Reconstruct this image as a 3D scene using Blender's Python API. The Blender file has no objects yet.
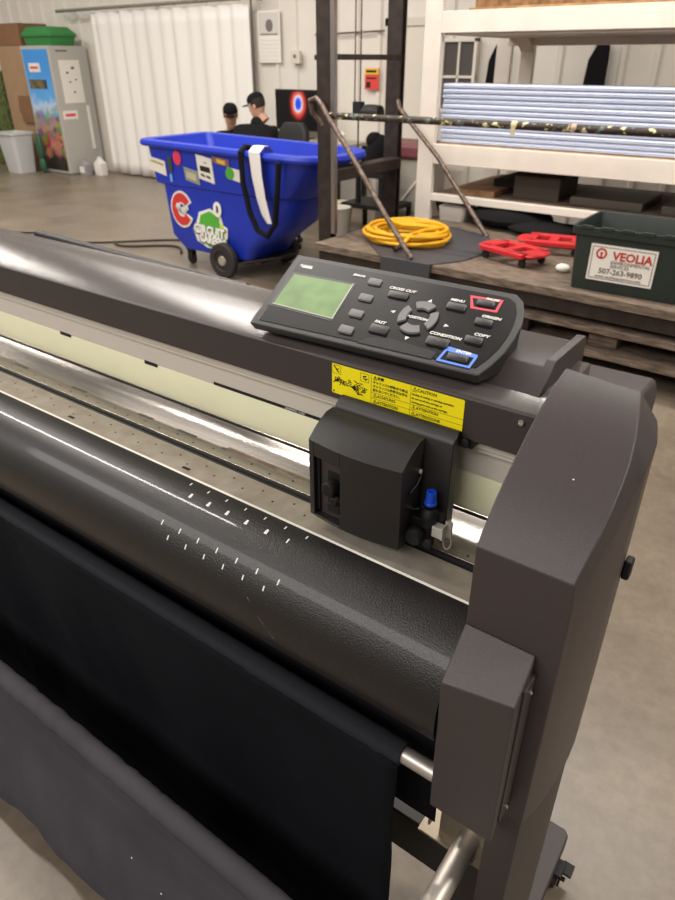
import bpy, math, random
from mathutils import Vector, Matrix, noise
random.seed(4)
C = bpy.context.scene.collection
S = bpy.context.scene
PI = math.pi
R = math.radians

# ------------------------------------------------------------------ camera, world, lights, exposure
cd = bpy.data.cameras.new('camera')
cam = bpy.data.objects.new('camera', cd); C.objects.link(cam)
cam.location = (0, 0, 1.6)
cam.rotation_euler = (R(90) - math.atan(390 / 670), 0, R(36))
cd.sensor_fit = 'VERTICAL'; cd.sensor_height = 9.6; cd.sensor_width = 7.2
cd.lens = 670 / 900 * 9.6
cd.dof.use_dof = True; cd.dof.focus_distance = 1.02; cd.dof.aperture_fstop = 2.0
cd.clip_start = 0.02; cd.clip_end = 100
S.camera = cam

w = bpy.data.worlds.new('world'); S.world = w; w.use_nodes = True
bg = w.node_tree.nodes['Background']
bg.inputs[0].default_value = (1.0, 0.95, 0.88, 1); bg.inputs[1].default_value = 0.27

def area(name, loc, rot, sx, sy, power, col=(1, .935, .865)):
    l = bpy.data.lights.new(name, 'AREA'); l.shape = 'RECTANGLE'; l.size = sx; l.size_y = sy
    l.energy = power; l.color = col
    o = bpy.data.objects.new(name, l); C.objects.link(o); o.location = loc; o.rotation_euler = rot
    return o
# rows of ceiling strip lights, four metres up, running along the hall
STRIPS = [(-4.64, .34, 3.6, 135), (-3.6, 3.4, 2.4, 110), (-8.2, 3.2, 2.4, 85), (-6.0, 5.0, 3.0, 70), (-11.2, 4.6, 2.4, 65), (-.6, 3.8, 2.4, 105),
          (2.6, 1.4, 2.4, 120)]
for i, (x, y, ln, p) in enumerate(STRIPS):
    area('strip_light', (x, y, 4.0), (0, 0, 0), ln, .16, p)

# broad fill light added out of view to brighten the plotter's front faces
area('front_fill', (-3.2, -2.9, 3.9), (R(50), 0, 0), 8.0, 1.3, 210, (1, .95, .92))

S.view_settings.view_transform = 'Standard'; S.view_settings.look = 'None'
S.view_settings.gamma = 1; S.view_settings.use_curve_mapping = False
S.view_settings.exposure = 0.0

# ------------------------------------------------------------------ materials
def srgb(c):
    f = lambda v: v / 12.92 if v <= .04045 else ((v + .055) / 1.055) ** 2.4
    return tuple(f(v / 255) for v in c) + (1,)
MATS = {}
def mat(name, rgb, rough=.5, metal=0, noise_amt=0, scale=20, bump=0, bscale=200, rgb2=None, coat=0, emit=0, aniso=None, coat_rough=.05, stretch=None, spec=.5, bdist=.001):
    if name in MATS: return MATS[name]
    m = bpy.data.materials.new(name); m.use_nodes = True; nt = m.node_tree
    b = nt.nodes['Principled BSDF']
    c = srgb(rgb)
    b.inputs['Base Color'].default_value = c; b.inputs['Roughness'].default_value = rough; b.inputs['Metallic'].default_value = metal
    b.inputs['Coat Weight'].default_value = coat; b.inputs['Coat Roughness'].default_value = coat_rough
    b.inputs['Specular IOR Level'].default_value = spec
    if emit:
        b.inputs['Emission Color'].default_value = c; b.inputs['Emission Strength'].default_value = emit
    co = nt.nodes.new('ShaderNodeTexCoord'); out = co.outputs['Object']
    if stretch:
        mp = nt.nodes.new('ShaderNodeMapping'); mp.inputs['Scale'].default_value = stretch
        nt.links.new(out, mp.inputs[0]); out = mp.outputs[0]
    if noise_amt or rgb2:
        n = nt.nodes.new('ShaderNodeTexNoise'); n.inputs['Scale'].default_value = scale; n.inputs['Detail'].default_value = 6
        nt.links.new(out, n.inputs['Vector'])
        r = nt.nodes.new('ShaderNodeValToRGB')
        c2 = srgb(rgb2) if rgb2 else tuple(v * (1 - noise_amt) for v in c[:3]) + (1,)
        r.color_ramp.elements[0].position = .36; r.color_ramp.elements[1].position = .66
        r.color_ramp.elements[0].color = c2; r.color_ramp.elements[1].color = c
        nt.links.new(n.outputs['Fac'], r.inputs[0]); nt.links.new(r.outputs[0], b.inputs['Base Color'])
    if bump:
        n2 = nt.nodes.new('ShaderNodeTexNoise'); n2.inputs['Scale'].default_value = bscale; n2.inputs['Detail'].default_value = 3
        nt.links.new(out, n2.inputs['Vector'])
        bp = nt.nodes.new('ShaderNodeBump'); bp.inputs['Strength'].default_value = bump; bp.inputs['Distance'].default_value = bdist
        nt.links.new(n2.outputs['Fac'], bp.inputs['Height']); nt.links.new(bp.outputs[0], b.inputs['Normal'])
    MATS[name] = m
    return m

plastic = mat('textured_grey_plastic', (67, 59, 58), .42, bump=.35, bscale=900, noise_amt=.08, scale=300)
plastic_d = mat('dark_grey_plastic', (60, 52, 50), .5, bump=.25, bscale=900)
cover_m = mat('lid_plastic', (88, 81, 79), .22, bump=.15, bscale=900, spec=.8)
black_p = mat('black_plastic', (34, 31, 30), .42, bump=.3, bscale=900)
panel_m = mat('panel_frame_plastic', (46, 44, 44), .5, bump=.2, bscale=900)
panel_f = mat('panel_face_film', (24, 22, 22), .36, rgb2=(16, 15, 15), scale=24, spec=.12)
cream_m = mat('cream_rail', (246, 243, 206), .4, noise_amt=.04, scale=12)
alu = mat('aluminium', (176, 170, 160), .33, 1, bump=.1, bscale=60, stretch=(1, 12, 12))
alu_top = mat('polished_platen', (196, 190, 182), .27, .85, rgb2=(176, 170, 162), scale=9, stretch=(.6, 14, 1))
platen_m = mat('platen_metal', (176, 168, 154), .36, .35, rgb2=(160, 150, 136), scale=30)
tube_m = mat('satin_tube', (206, 198, 188), .42, .8)
chrome = mat('chrome', (220, 216, 210), .12, 1)
edge_m = mat('bright_edge', (244, 240, 228), .3)
black_m = mat('matt_black', (14, 13, 13), .6)
mat_b = mat('cutting_mat_rubber', (26, 24, 24), .5)
white_m = mat('white_mark', (238, 236, 230), .5)
yellow_m = mat('yellow_label', (255, 236, 10), .45)
ink = mat('black_ink', (30, 26, 10), .6)
blue_p = mat('blue_cap_plastic', (22, 74, 200), .35)
red_p = mat('red_outline', (226, 66, 84), .5)
blue_o = mat('blue_outline', (92, 138, 236), .5)
lcd_m = mat('lcd_green', (96, 126, 70), .5, rgb2=(112, 146, 84), scale=26)
key_g = mat('grey_key', (112, 110, 110), .5)
key_b = mat('black_key', (34, 32, 33), .42)
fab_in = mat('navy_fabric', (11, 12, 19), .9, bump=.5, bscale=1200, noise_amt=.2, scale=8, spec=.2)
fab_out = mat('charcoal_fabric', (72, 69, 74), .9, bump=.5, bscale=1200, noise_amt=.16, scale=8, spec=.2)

def apron_material():
    m = mat('black_apron', (26, 22, 19), .40, coat=.0, bump=.0)
    nt = m.node_tree; b = nt.nodes['Principled BSDF']
    co = nt.nodes.new('ShaderNodeTexCoord')
    n = nt.nodes.new('ShaderNodeTexNoise'); n.inputs['Scale'].default_value = 420; n.inputs['Detail'].default_value = 2
    nt.links.new(co.outputs['Object'], n.inputs['Vector'])
    # the pebbled grain starts where the worn smooth stretch ends, near the right end
    sx = nt.nodes.new('ShaderNodeSeparateXYZ'); nt.links.new(co.outputs['Object'], sx.inputs[0])
    mr = nt.nodes.new('ShaderNodeMapRange'); mr.inputs[1].default_value = -.62; mr.inputs[2].default_value = -.40
    mr.inputs[3].default_value = .10; mr.inputs[4].default_value = .9
    nt.links.new(sx.outputs[0], mr.inputs[0])
    bp = nt.nodes.new('ShaderNodeBump'); bp.inputs['Distance'].default_value = .0008
    nt.links.new(mr.outputs[0], bp.inputs['Strength']); nt.links.new(n.outputs['Fac'], bp.inputs['Height'])
    nt.links.new(bp.outputs[0], b.inputs['Normal'])
    b.inputs['Coat Weight'].default_value = .22; b.inputs['Coat Roughness'].default_value = .06
    return m
apron_m = apron_material()

wall_m = mat('wall_paint', (228, 221, 210), .6, noise_amt=.05, scale=3)
white_paint = mat('white_painted_wood', (232, 223, 210), .6, noise_amt=.08, scale=6)
steel_rust = mat('dark_rusty_steel', (56, 43, 37), .55, .2, rgb2=(36, 27, 23), scale=14)
steel_pipe = mat('worn_steel_pipe', (128, 112, 102), .45, .6, rgb2=(84, 68, 58), scale=40)
plank_m = mat('worn_plank', (134, 118, 102), .8, rgb2=(78, 64, 52), scale=10, stretch=(1, 8, 8), bump=.3, bscale=30)
ply_m = mat('plywood_edge', (186, 148, 100), .7, rgb2=(150, 108, 66), scale=14)
blue_cart = mat('blue_moulded_plastic', (26, 54, 184), .42, noise_amt=.1, scale=5)
rubber = mat('dark_rubber', (40, 36, 34), .7)
skin_m = mat('skin', (196, 150, 124), .6)
cloth_b = mat('black_cloth', (20, 19, 21), .9, spec=.2)
curtain_m = mat('white_vinyl_curtain', (242, 238, 232), .5)
yel_hose = mat('yellow_hose', (232, 172, 22), .45)
mat_grey = mat('dark_grey_sheet', (62, 62, 66), .5)
crate_m = mat('dark_green_crate', (34, 44, 38), .5, noise_amt=.2, scale=8)
paper_m = mat('paper', (236, 230, 220), .7)
red_dolly = mat('red_plastic', (200, 36, 42), .4)
siding_m = mat('pale_blue_siding', (196, 205, 226), .5)
card_m = mat('cardboard', (172, 140, 108), .8, noise_amt=.12, scale=5)
card_d = mat('brown_cardboard', (134, 98, 68), .8, noise_amt=.1, scale=5)
green_p = mat('green_plastic', (48, 128, 62), .4)
grey_cab = mat('grey_cabinet_paint', (184, 180, 172), .5)
blk_ins = mat('inside_black', (10, 10, 10), .8)

# ------------------------------------------------------------------ mesh helpers
class MB:
    def __init__(s): s.v = []; s.f = []
    def add(s, vs, fs, M=None):
        n = len(s.v)
        s.v += [tuple(M @ Vector(p)) if M else tuple(p) for p in vs]
        s.f += [tuple(i + n for i in f) for f in fs]
        return s
    def box(s, x0, x1, y0, y1, z0, z1, M=None):
        return s.add([(x0, y0, z0), (x1, y0, z0), (x1, y1, z0), (x0, y1, z0), (x0, y0, z1), (x1, y0, z1), (x1, y1, z1), (x0, y1, z1)],
                     [(3, 2, 1, 0), (4, 5, 6, 7), (0, 1, 5, 4), (1, 2, 6, 5), (2, 3, 7, 6), (3, 0, 4, 7)], M)
    def loft(s, rings, caps=True, close=True, M=None):
        n = len(rings[0]); vs = [p for r in rings for p in r]; fs = []
        for i in range(len(rings) - 1):
            for j in range(n if close else n - 1):
                k = (j + 1) % n
                fs.append((i * n + j, i * n + k, (i + 1) * n + k, (i + 1) * n + j))
        if caps:
            fs.append(tuple(reversed(range(n)))); fs.append(tuple(range((len(rings) - 1) * n, len(rings) * n)))
        return s.add(vs, fs, M)
    def px(s, poly, x0, x1, M=None):   # polygon (y,z) swept along x
        return s.loft([[(x0, y, z) for y, z in poly], [(x1, y, z) for y, z in poly]], M=M)
    def py(s, poly, y0, y1, M=None):   # polygon (x,z)
        return s.loft([[(x, y0, z) for x, z in poly], [(x, y1, z) for x, z in poly]], M=M)
    def pz(s, poly, z0, z1, M=None):   # polygon (x,y)
        return s.loft([[(x, y, z0) for x, y in poly], [(x, y, z1) for x, y in poly]], M=M)
    def tube(s, pts, r, n=16, caps=True, M=None, r2=None):
        pts = [Vector(p) for p in pts]; rings = []
        t0 = (pts[1] - pts[0]).normalized(); up = Vector((0, 0, 1)) if abs(t0.z) < .9 else Vector((1, 0, 0))
        a = t0.cross(up).normalized()
        for i, p in enumerate(pts):
            t = (pts[min(i + 1, len(pts) - 1)] - pts[max(i - 1, 0)]).normalized()
            a = (a - t * a.dot(t)).normalized(); b = t.cross(a)
            rr = r[i] if isinstance(r, (list, tuple)) else r
            rings.append([tuple(p + (a * math.cos(2 * PI * k / n) + b * math.sin(2 * PI * k / n)) * rr) for k in range(n)])
        return s.loft(rings, caps, M=M)
    def lathe(s, prof, c, axis='z', n=24, M=None):  # prof: (radius, height) list
        rings = []
        for r, h in prof:
            ring = []
            for k in range(n):
                u, v = r * math.cos(2 * PI * k / n), r * math.sin(2 * PI * k / n)
                p = {'z': (u, v, h), 'y': (u, h, -v), 'x': (h, u, v)}[axis]
                ring.append((c[0] + p[0], c[1] + p[1], c[2] + p[2]))
            rings.append(ring)
        return s.loft(rings, True, M=M)
    def ball(s, c, rx, ry=None, rz=None, n=16, M=None):
        ry = ry or rx; rz = rz or rx
        rings = []
        for i in range(1, n):
            a = PI * i / n
            rings.append([(c[0] + rx * math.sin(a) * math.cos(2 * PI * k / (2 * n)), c[1] + ry * math.sin(a) * math.sin(2 * PI * k / (2 * n)), c[2] - rz * math.cos(a)) for k in range(2 * n)])
        return s.loft(rings, True, M=M)

WORLD = {}
def obj(name, mb, m, parent=None, bevel=0, seg=2, smooth=True, sub=0, solid=0, local=False, at=None):
    """one mesh object. Vertices are in world space unless local; at gives the origin."""
    me = bpy.data.meshes.new(name)
    o = bpy.data.objects.new(name, me); C.objects.link(o)
    if parent is not None:
        PM = WORLD[parent.name]; o.parent = parent
        inv = PM.inverted() if not local else Matrix()
        WORLD[o.name] = PM.copy()
        vs = [inv @ Vector(p) for p in mb.v]
    else:
        if at is None:
            xs = [p[0] for p in mb.v]; ys = [p[1] for p in mb.v]; zs = [p[2] for p in mb.v]
            at = ((min(xs) + max(xs)) / 2, (min(ys) + max(ys)) / 2, min(zs))
        o.location = at; WORLD[o.name] = Matrix.Translation(at)
        vs = [Vector(p) - Vector(at) for p in mb.v]
    me.from_pydata([tuple(p) for p in vs], [], mb.f); me.update()
    import bmesh
    b = bmesh.new(); b.from_mesh(me); bmesh.ops.recalc_face_normals(b, faces=b.faces); b.to_mesh(me); b.free()
    if isinstance(m, list):
        for q in m: me.materials.append(q)
    else: me.materials.append(m)
    if smooth:
        for p in me.polygons: p.use_smooth = True
        me.set_sharp_from_angle(angle=R(38))
    if solid:
        md = o.modifiers.new('solid', 'SOLIDIFY'); md.thickness = solid; md.offset = 0
    if bevel:
        md = o.modifiers.new('bevel', 'BEVEL'); md.width = bevel; md.segments = seg; md.limit_method = 'ANGLE'; md.angle_limit = R(38)
        md.harden_normals = True
    if sub:
        md = o.modifiers.new('sub', 'SUBSURF'); md.levels = sub; md.render_levels = sub
    return o

def empty(name, loc, rz=0, parent=None):
    o = bpy.data.objects.new(name, None); C.objects.link(o); o.empty_display_size = .05
    o.location = loc; o.rotation_euler = (0, 0, rz)
    L = Matrix.Translation(loc) @ Matrix.Rotation(rz, 4, 'Z')
    WORLD[o.name] = L
    return o

def tag(o, label, cat, group=None, kind=None):
    o['label'] = label; o['category'] = cat
    if group: o['group'] = group
    if kind: o['kind'] = kind
    return o
def lab(o, label): o['label'] = label; return o
def struct(name, mb, m, **k):
    o = obj(name, mb, m, **k); o['kind'] = 'structure'; return o

def copy_tree(o, parent=None):
    c = o.copy(); C.objects.link(c)
    WORLD[c.name] = WORLD.get(o.name, Matrix()).copy()
    if parent is not None: c.parent = parent
    for ch in [q for q in bpy.data.objects if q.parent == o]: copy_tree(ch, c)
    return c

_dg = None
def text_mb(mb, body, size, M, align='LEFT', bold=0.0, depth=.0002, sx=1.0):
    """append flat lettering to mb: text lies in the local xy plane of M"""
    c = bpy.data.curves.new('t', 'FONT'); c.body = body; c.size = size; c.align_x = align; c.align_y = 'CENTER'
    c.offset = bold; c.resolution_u = 2; c.extrude = depth
    o = bpy.data.objects.new('t', c); C.objects.link(o)
    dg = bpy.context.evaluated_depsgraph_get(); me = o.evaluated_get(dg).to_mesh()
    mb.add([(v.co.x * sx, v.co.y, v.co.z) for v in me.vertices], [tuple(p.vertices) for p in me.polygons], M)
    bpy.data.objects.remove(o); bpy.data.curves.remove(c)
    return mb

def rrect(x0, x1, y0, y1, r, z, n=5, rr=None):
    """rounded rectangle ring at height z; rr: other radius for the x1 side"""
    rr = r if rr is None else rr
    pts = []
    for cx, cy, a0, q in ((x1 - rr, y1 - rr, 0, rr), (x0 + r, y1 - r, 90, r), (x0 + r, y0 + r, 180, r), (x1 - rr, y0 + rr, 270, rr)):
        for i in range(n + 1):
            a = R(a0 + 90 * i / n); pts.append((cx + q * math.cos(a), cy + q * math.sin(a), z))
    return pts
def front_M(x, y, z, rz=0):   # text plane facing -y
    return Matrix.Translation((x, y, z)) @ Matrix.Rotation(rz, 4, 'Z') @ Matrix.Rotation(PI / 2, 4, 'X')

# ------------------------------------------------------------------ setting
def floor_material():
    m = bpy.data.materials.new('concrete'); m.use_nodes = True; nt = m.node_tree; b = nt.nodes['Principled BSDF']
    co = nt.nodes.new('ShaderNodeTexCoord')
    n1 = nt.nodes.new('ShaderNodeTexNoise'); n1.inputs['Scale'].default_value = 1.6; n1.inputs['Detail'].default_value = 8; n1.inputs['Roughness'].default_value = .65
    n2 = nt.nodes.new('ShaderNodeTexNoise'); n2.inputs['Scale'].default_value = 22; n2.inputs['Detail'].default_value = 8; n2.inputs['Roughness'].default_value = .7
    for n in (n1, n2): nt.links.new(co.outputs['Object'], n.inputs['Vector'])
    r1 = nt.nodes.new('ShaderNodeValToRGB'); r1.color_ramp.elements[0].position = .3; r1.color_ramp.elements[1].position = .72
    r1.color_ramp.elements[0].color = srgb((112, 100, 86)); r1.color_ramp.elements[1].color = srgb((146, 133, 115))
    r2 = nt.nodes.new('ShaderNodeValToRGB'); r2.color_ramp.elements[0].position = .36; r2.color_ramp.elements[1].position = .62
    r2.color_ramp.elements[0].color = (.78, .77, .76, 1); r2.color_ramp.elements[1].color = (1, 1, 1, 1)
    nt.links.new(n1.outputs['Fac'], r1.inputs[0]); nt.links.new(n2.outputs['Fac'], r2.inputs[0])
    mx = nt.nodes.new('ShaderNodeMix'); mx.data_type = 'RGBA'; mx.blend_type = 'MULTIPLY'; mx.inputs[0].default_value = .9
    nt.links.new(r1.outputs[0], mx.inputs[6]); nt.links.new(r2.outputs[0], mx.inputs[7])
    nt.links.new(mx.outputs[2], b.inputs['Base Color'])
    mr = nt.nodes.new('ShaderNodeMapRange'); mr.inputs[3].default_value = .22; mr.inputs[4].default_value = .5
    nt.links.new(n1.outputs['Fac'], mr.inputs[0]); nt.links.new(mr.outputs[0], b.inputs['Roughness'])
    bp = nt.nodes.new('ShaderNodeBump'); bp.inputs['Strength'].default_value = .15; bp.inputs['Distance'].default_value = .002
    nt.links.new(n2.outputs['Fac'], bp.inputs['Height']); nt.links.new(bp.outputs[0], b.inputs['Normal'])
    return m
struct('floor', MB().box(-15.5, 6, -4, 7.62, -.12, 0), floor_material(), at=(-5, 2, 0), smooth=False)

# ribbed metal back wall, one extruded zigzag
def ribbed(x0, x1, y, z0, z1, pitch=.305, rib=.03, w=.05):
    poly = []; x = x0
    while x < x1:
        poly += [(x, y), (min(x + pitch - w * 1.6, x1), y), (min(x + pitch - w * 1.2, x1), y - rib), (min(x + pitch - w * .4, x1), y - rib)]
        x += pitch
    poly += [(x1, y), (x1, y + .1), (x0, y + .1)]
    q = []
    for p in poly:
        if not q or q[-1] != p: q.append(p)
    return MB().pz(q, z0, z1)
struct('wall_back', ribbed(-15.5, 6, 7.52, 0, 4.6), wall_m)
struct('wall_left', MB().box(-15.6, -15.5, -4, 7.62, 0, 4.6), wall_m)
t = MB(); t.box(-10.1, -5.7, 7.455, 7.50, 3.1, 3.2)
# flush door behind the steel posts and its casing
d = struct('door_1', MB().box(-4.66, -4.14, 7.44, 7.48, .02, 1.92), mat('door_paint', (222, 214, 200), .55), bevel=.004)
mb = MB(); mb.box(-4.74, -4.66, 7.42, 7.485, 0, 2.0); mb.box(-4.14, -4.06, 7.42, 7.485, 0, 2.0); mb.box(-4.74, -4.06, 7.42, 7.485, 1.92, 2.0)
obj('door_frame', mb, mat('door_casing', (214, 205, 190), .55), d, bevel=.004)
h = MB(); h.lathe([(.022, 0), (.022, -.01), (.010, -.014), (.010, -.04), (.026, -.05), (.026, -.07), (.012, -.078)], (-4.60, 7.44, .98), 'y'); obj('door_handle', h, chrome, d)
# window seen through the rack
mb = MB(); X0, X1, Z0, Z1 = -4.02, -3.60, 1.10, 1.80
mb.box(X0, X1, 7.42, 7.48, Z1 - .035, Z1); mb.box(X0, X1, 7.42, 7.48, Z0, Z0 + .035); mb.box(X0, X0 + .035, 7.42, 7.48, Z0, Z1); mb.box(X1 - .035, X1, 7.42, 7.48, Z0, Z1)
mb.box((X0 + X1) / 2 - .012, (X0 + X1) / 2 + .012, 7.43, 7.47, Z0, Z1); mb.box(X0, X1, 7.43, 7.47, 1.43, 1.455)
wn = struct('window_1', mb, white_paint, bevel=.003)
obj('window_pane', MB().box(X0 + .02, X1 - .02, 7.452, 7.458, Z0 + .02, Z1 - .02), mat('dim_glass', (88, 84, 80), .15), wn)

# ------------------------------------------------------------------ the cutting plotter
plot = empty('cutting_plotter', (-.3, .8, 0))
tag(plot, 'charcoal wide-format vinyl cutting plotter with black apron and fabric basket', 'plotter')
XL = -2.45
# lid with fascia
lid = [(.740, 1.161), (.738, 1.219), (.742, 1.2215), (.86, 1.2235), (.897, 1.2245), (.904, 1.2215), (.940, 1.2225), (.945, 1.218), (.945, 1.156), (.80, 1.150)]
lid_o = obj('top_cover', MB().px(lid, XL, -.232), cover_m, plot, bevel=.002)
obj('cover_fascia', MB().px([(.7385, 1.158), (.7365, 1.2185), (.7412, 1.2215), (.745, 1.158)], XL, -.2315), plastic_d, lid_o, bevel=.0012)
# brighter lip at the lid's front edge
# raised saddle right of the control panel, with rib
sd = [(.783, 1.2175), (.788, 1.222), (.822, 1.2490), (.828, 1.2505), (.940, 1.250), (.947, 1.245), (.947, 1.20), (.783, 1.20)]
sad = obj('cover_end_piece', MB().px(sd, -.42, -.2495), plastic, plot, bevel=.001)
rib = [(.783, 1.2190), (.788, 1.2235), (.832, 1.2565), (.838, 1.2575), (.953, 1.2565), (.958, 1.250), (.958, 1.15), (.783, 1.15)]
obj('ridge', MB().px(rib, -.2625, -.2490), plastic, sad, bevel=.0018)
mb = MB(); mb.lathe([(.0045, 0), (.0045, -.002), (.003, -.0035), (.0005, -.0036)], (-.2500, .7365, 1.207), 'y', 16)
mb.box(-.2530, -.2470, .7328, .7331, 1.2066, 1.2074)
obj('screw', mb, chrome, lid_o)
# rear paper guide behind the lid
mb = MB(); mb.tube([(-1.752, 1.03, 1.193), (-.95, .99, 1.193)], .011); obj('rear_guide', mb, black_p, plot)
obj('rear_guide_arm', MB().box(-1.60, -1.57, .94, 1.03, 1.165, 1.185), black_p, plot, bevel=.003)
# rail under the lid: grey ledge, steps, cream front band
rail = [(.775, 1.104), (.775, 1.085), (.780, 1.083), (.786, 1.083), (.786, 1.145), (.748, 1.160), (.748, 1.152), (.757, 1.149), (.757, 1.133), (.765, 1.131), (.765, 1.112)]
rail_o = obj('carriage_rail', MB().px([(.790, 1.016), (.800, 1.016), (.800, 1.150), (.752, 1.160), (.750, 1.152), (.7575, 1.148), (.7575, 1.140), (.764, 1.138), (.764, 1.130), (.777, 1.124), (.777, 1.085), (.790, 1.083)], XL, -.2335), mat('rail_grey', (214, 206, 194), .42, .1), plot)
obj('rail_band', MB().px([(.780, 1.018), (.7785, 1.020), (.7785, 1.080), (.780, 1.0825), (.789, 1.0825), (.789, 1.018)], XL, -.2335), cream_m, rail_o)
mb = MB()
for x in (-1.62, -1.30, -1.02): obj('rail_slot', MB().box(x - .018, x + .018, .7765, .7784, 1.0785, 1.086), black_m, rail_o)
mb.box(-.845, -.55, .7762, .7766, 1.0845, 1.0905)
obj('rail_slot', mb, black_m, rail_o)
mb = MB(); text_mb(mb, 'GRAPHTEC CORP.', .0055, front_M(-.675, .7761, 1.0875), 'LEFT'); obj('rail_lettering', mb, white_m, rail_o)
mb = MB(); mb.box(XL, -.246, .7760, .7790, 1.0135, 1.0175); obj('rail_gasket', mb, black_m, rail_o)

# platen: polished rear plate, groove with cutting mat, perforated front plate, bright edge
ZP = .978
obj('platen_bed', MB().box(XL, -.235, .645, .90, .93, ZP - .0065), black_m, plot)
mb = MB(); mb.px([(.7165, ZP - .006), (.7165, ZP), (.790, ZP), (.805, ZP + .002), (.820, ZP + .006), (.838, ZP + .006), (.860, ZP + .002), (.885, ZP - .006)], XL, -.2335)
pr = obj('rear_platen', mb, alu_top, plot, bevel=.0008)
mb = MB()
for x, wd in ((-1.46, .05), (-1.24, .05), (-1.02, .04), (-.80, .012), (-.90, .05)):
    obj('platen_slot', MB().box(x - wd / 2, x + wd / 2, .742, .749, ZP + .0001, ZP + .0005), mat('slot_grey', (92, 84, 76), .5), pr)
for k in range(40): mb.lathe([(.0018, 0), (.0018, .0006)], (-2.1 + k * .0475, .728 + (k % 2) * .006, ZP), 'z', 8)
obj('platen_opening', mb, black_m, pr)
obj('grit_strip', MB().px([(.7445, ZP), (.7445, ZP + .0015), (.7525, ZP + .002), (.7545, ZP)], -.795, -.545), mat('worn_strip', (150, 136, 116), .5, .5, rgb2=(120, 106, 90), scale=60), pr)
pf = obj('front_platen', MB().px([(.6395, ZP - .02), (.6395, ZP - .002), (.641, ZP), (.6985, ZP), (.6985, ZP - .006), (.65, ZP - .02)], XL, -.2335), platen_m, plot)
mb = MB()
for k in range(60):
    x = -.549 - k * .0333
    mb.lathe([(.0019, .0001), (.0019, .0004)], (x, .667 if k % 2 == 0 else .682, ZP), 'z', 10)
for k in range(16): mb.box(-.815 - k * .333, -.797 - k * .333, .6525, .6585, ZP + .0001, ZP + .0004)
obj('air_hole', mb, black_m, pf)
obj('platen_edge', MB().px([(.6372, ZP - .008), (.6372, ZP + .0003), (.6412, ZP + .0008), (.6412, ZP - .008)], XL, -.2335), edge_m, plot)
cm = obj('cutting_mat', MB().px([(.699, ZP - .006), (.699, ZP - .003), (.7035, ZP - .0015), (.7045, ZP - .004), (.7085, ZP - .004), (.7095, ZP - .0008), (.7165, ZP - .0008), (.7165, ZP - .006)], XL, -.2335), mat_b, plot)

# curved black apron
RC = .1136; CY_, CZ_ = .64, ZP - RC
prof = []
for i in range(0, 29):
    a = R(92 - i * 3.9); prof.append((CY_ - RC * math.cos(a), CZ_ + RC * math.sin(a)))
inner = [(CY_ - (RC - .004) * math.cos(R(92 - i * 3.9)), CZ_ + (RC - .004) * math.sin(R(92 - i * 3.9))) for i in range(28, -1, -1)]
ap = obj('apron', MB().px(prof + [(p[0], p[1]) for p in [(.64, .845)]] + [(.644, .972)], XL, -.2305), apron_m, plot)
# rows of small white slots printed round the apron
mb = MB()
def dash(x, a0, a1, wd, dx=0, up=.0004):
    n = 4; rings = []
    for i in range(n + 1):
        a = R(a0 + (a1 - a0) * i / n); x_ = x + dx * i / n
        y, z = CY_ - (RC + up) * math.cos(a), CZ_ + (RC + up) * math.sin(a)
        y2, z2 = CY_ - (RC - .001) * math.cos(a), CZ_ + (RC - .001) * math.sin(a)
        rings.append([(x_ - wd, y, z), (x_ + wd, y, z), (x_ + wd, y2, z2), (x_ - wd, y2, z2)])
    mb.loft(rings)
for k in range(7): dash(-.762 + k * .0417, 81.4, 84.4, .0011)
for k in range(6):
    x = -.742 + k * .0417
    if k < 5: dash(x - .0015, 70.4, 74.6, .0011, .001); dash(x + .0022, 70.4, 74.6, .0011, -.001); dash(x + .0003, 70.2, 71.6, .0024)
    else: dash(x, 71, 75, .0011)
for k in range(7): dash(-.761 + k * .0418, 39.6, 44.0, .0011)
for k in range(6): dash(-.738 + k * .0415, 30.6, 34.6, .0011)
lab(obj('guide_marks', mb, white_m, ap), 'rows of small white dashes on the black apron')
mb = MB()
mb.tube([(-.555, CY_ - (RC) * math.cos(R(20)), CZ_ + RC * math.sin(R(20))), (-.525, CY_ - RC * math.cos(R(7)), CZ_ + RC * math.sin(R(7))), (-.500, CY_ - RC * math.cos(R(-4)), CZ_ + RC * math.sin(R(-4)))], .0005, 6)
obj('scratch', mb, mat('scratch_grey', (120, 110, 100), .5), ap)

# right side cover: arched top, bowed outer side
prof_t = [(.5870, 1.1165), (.5980, 1.1299), (.6118, 1.1446), (.6274, 1.1600), (.6468, 1.1765), (.6762, 1.1975), (.7038, 1.2160), (.7332, 1.2325), (.7728, 1.2490), (.8000, 1.2570), (.8142, 1.2600)]
def interp(pts, y):
    if y <= pts[0][0]: return pts[0][1]
    for (a, b), (c, d_) in zip(pts, pts[1:]):
        if a <= y <= c: return b + (d_ - b) * (y - a) / (c - a)
    return pts[-1][1]
EDGE_IN = [(.587, -.1150), (.6072, -.1118), (.6256, -.1090), (.6624, -.1072), (.713, -.1110), (.7544, -.1190), (.7912, -.1275), (.815, -.1330)]
EDGE_OUT = [(.587, -.1122), (.6072, -.1058), (.644, -.1000), (.69, -.0962), (.736, -.0950), (.77, -.0960), (.79, -.1000), (.815, -.1080)]
rings = []
for y, z in prof_t:
    yo = y - max(0, y - .70) * .16
    a_, b_ = interp(EDGE_IN, y), interp(EDGE_OUT, y)
    rings.append([(-.2300, y, z), (a_, yo, z), (b_, yo, z - .030), (b_ + .0005, yo, .90), (b_, yo, .6846), (-.2300, y, .6846)])
cap = obj('side_cover', MB().loft(rings), plastic, plot, bevel=.0020, seg=3)
mb = MB(); mb.loft([[(-.250, y, z), (-.152, y, z), (-.146, y, z - .02), (-.146, y, .9), (-.250, y, .9)] for y, z in [(.816, 1.205), (.93, 1.203), (1.0, 1.197), (1.010, 1.190)]])
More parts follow.
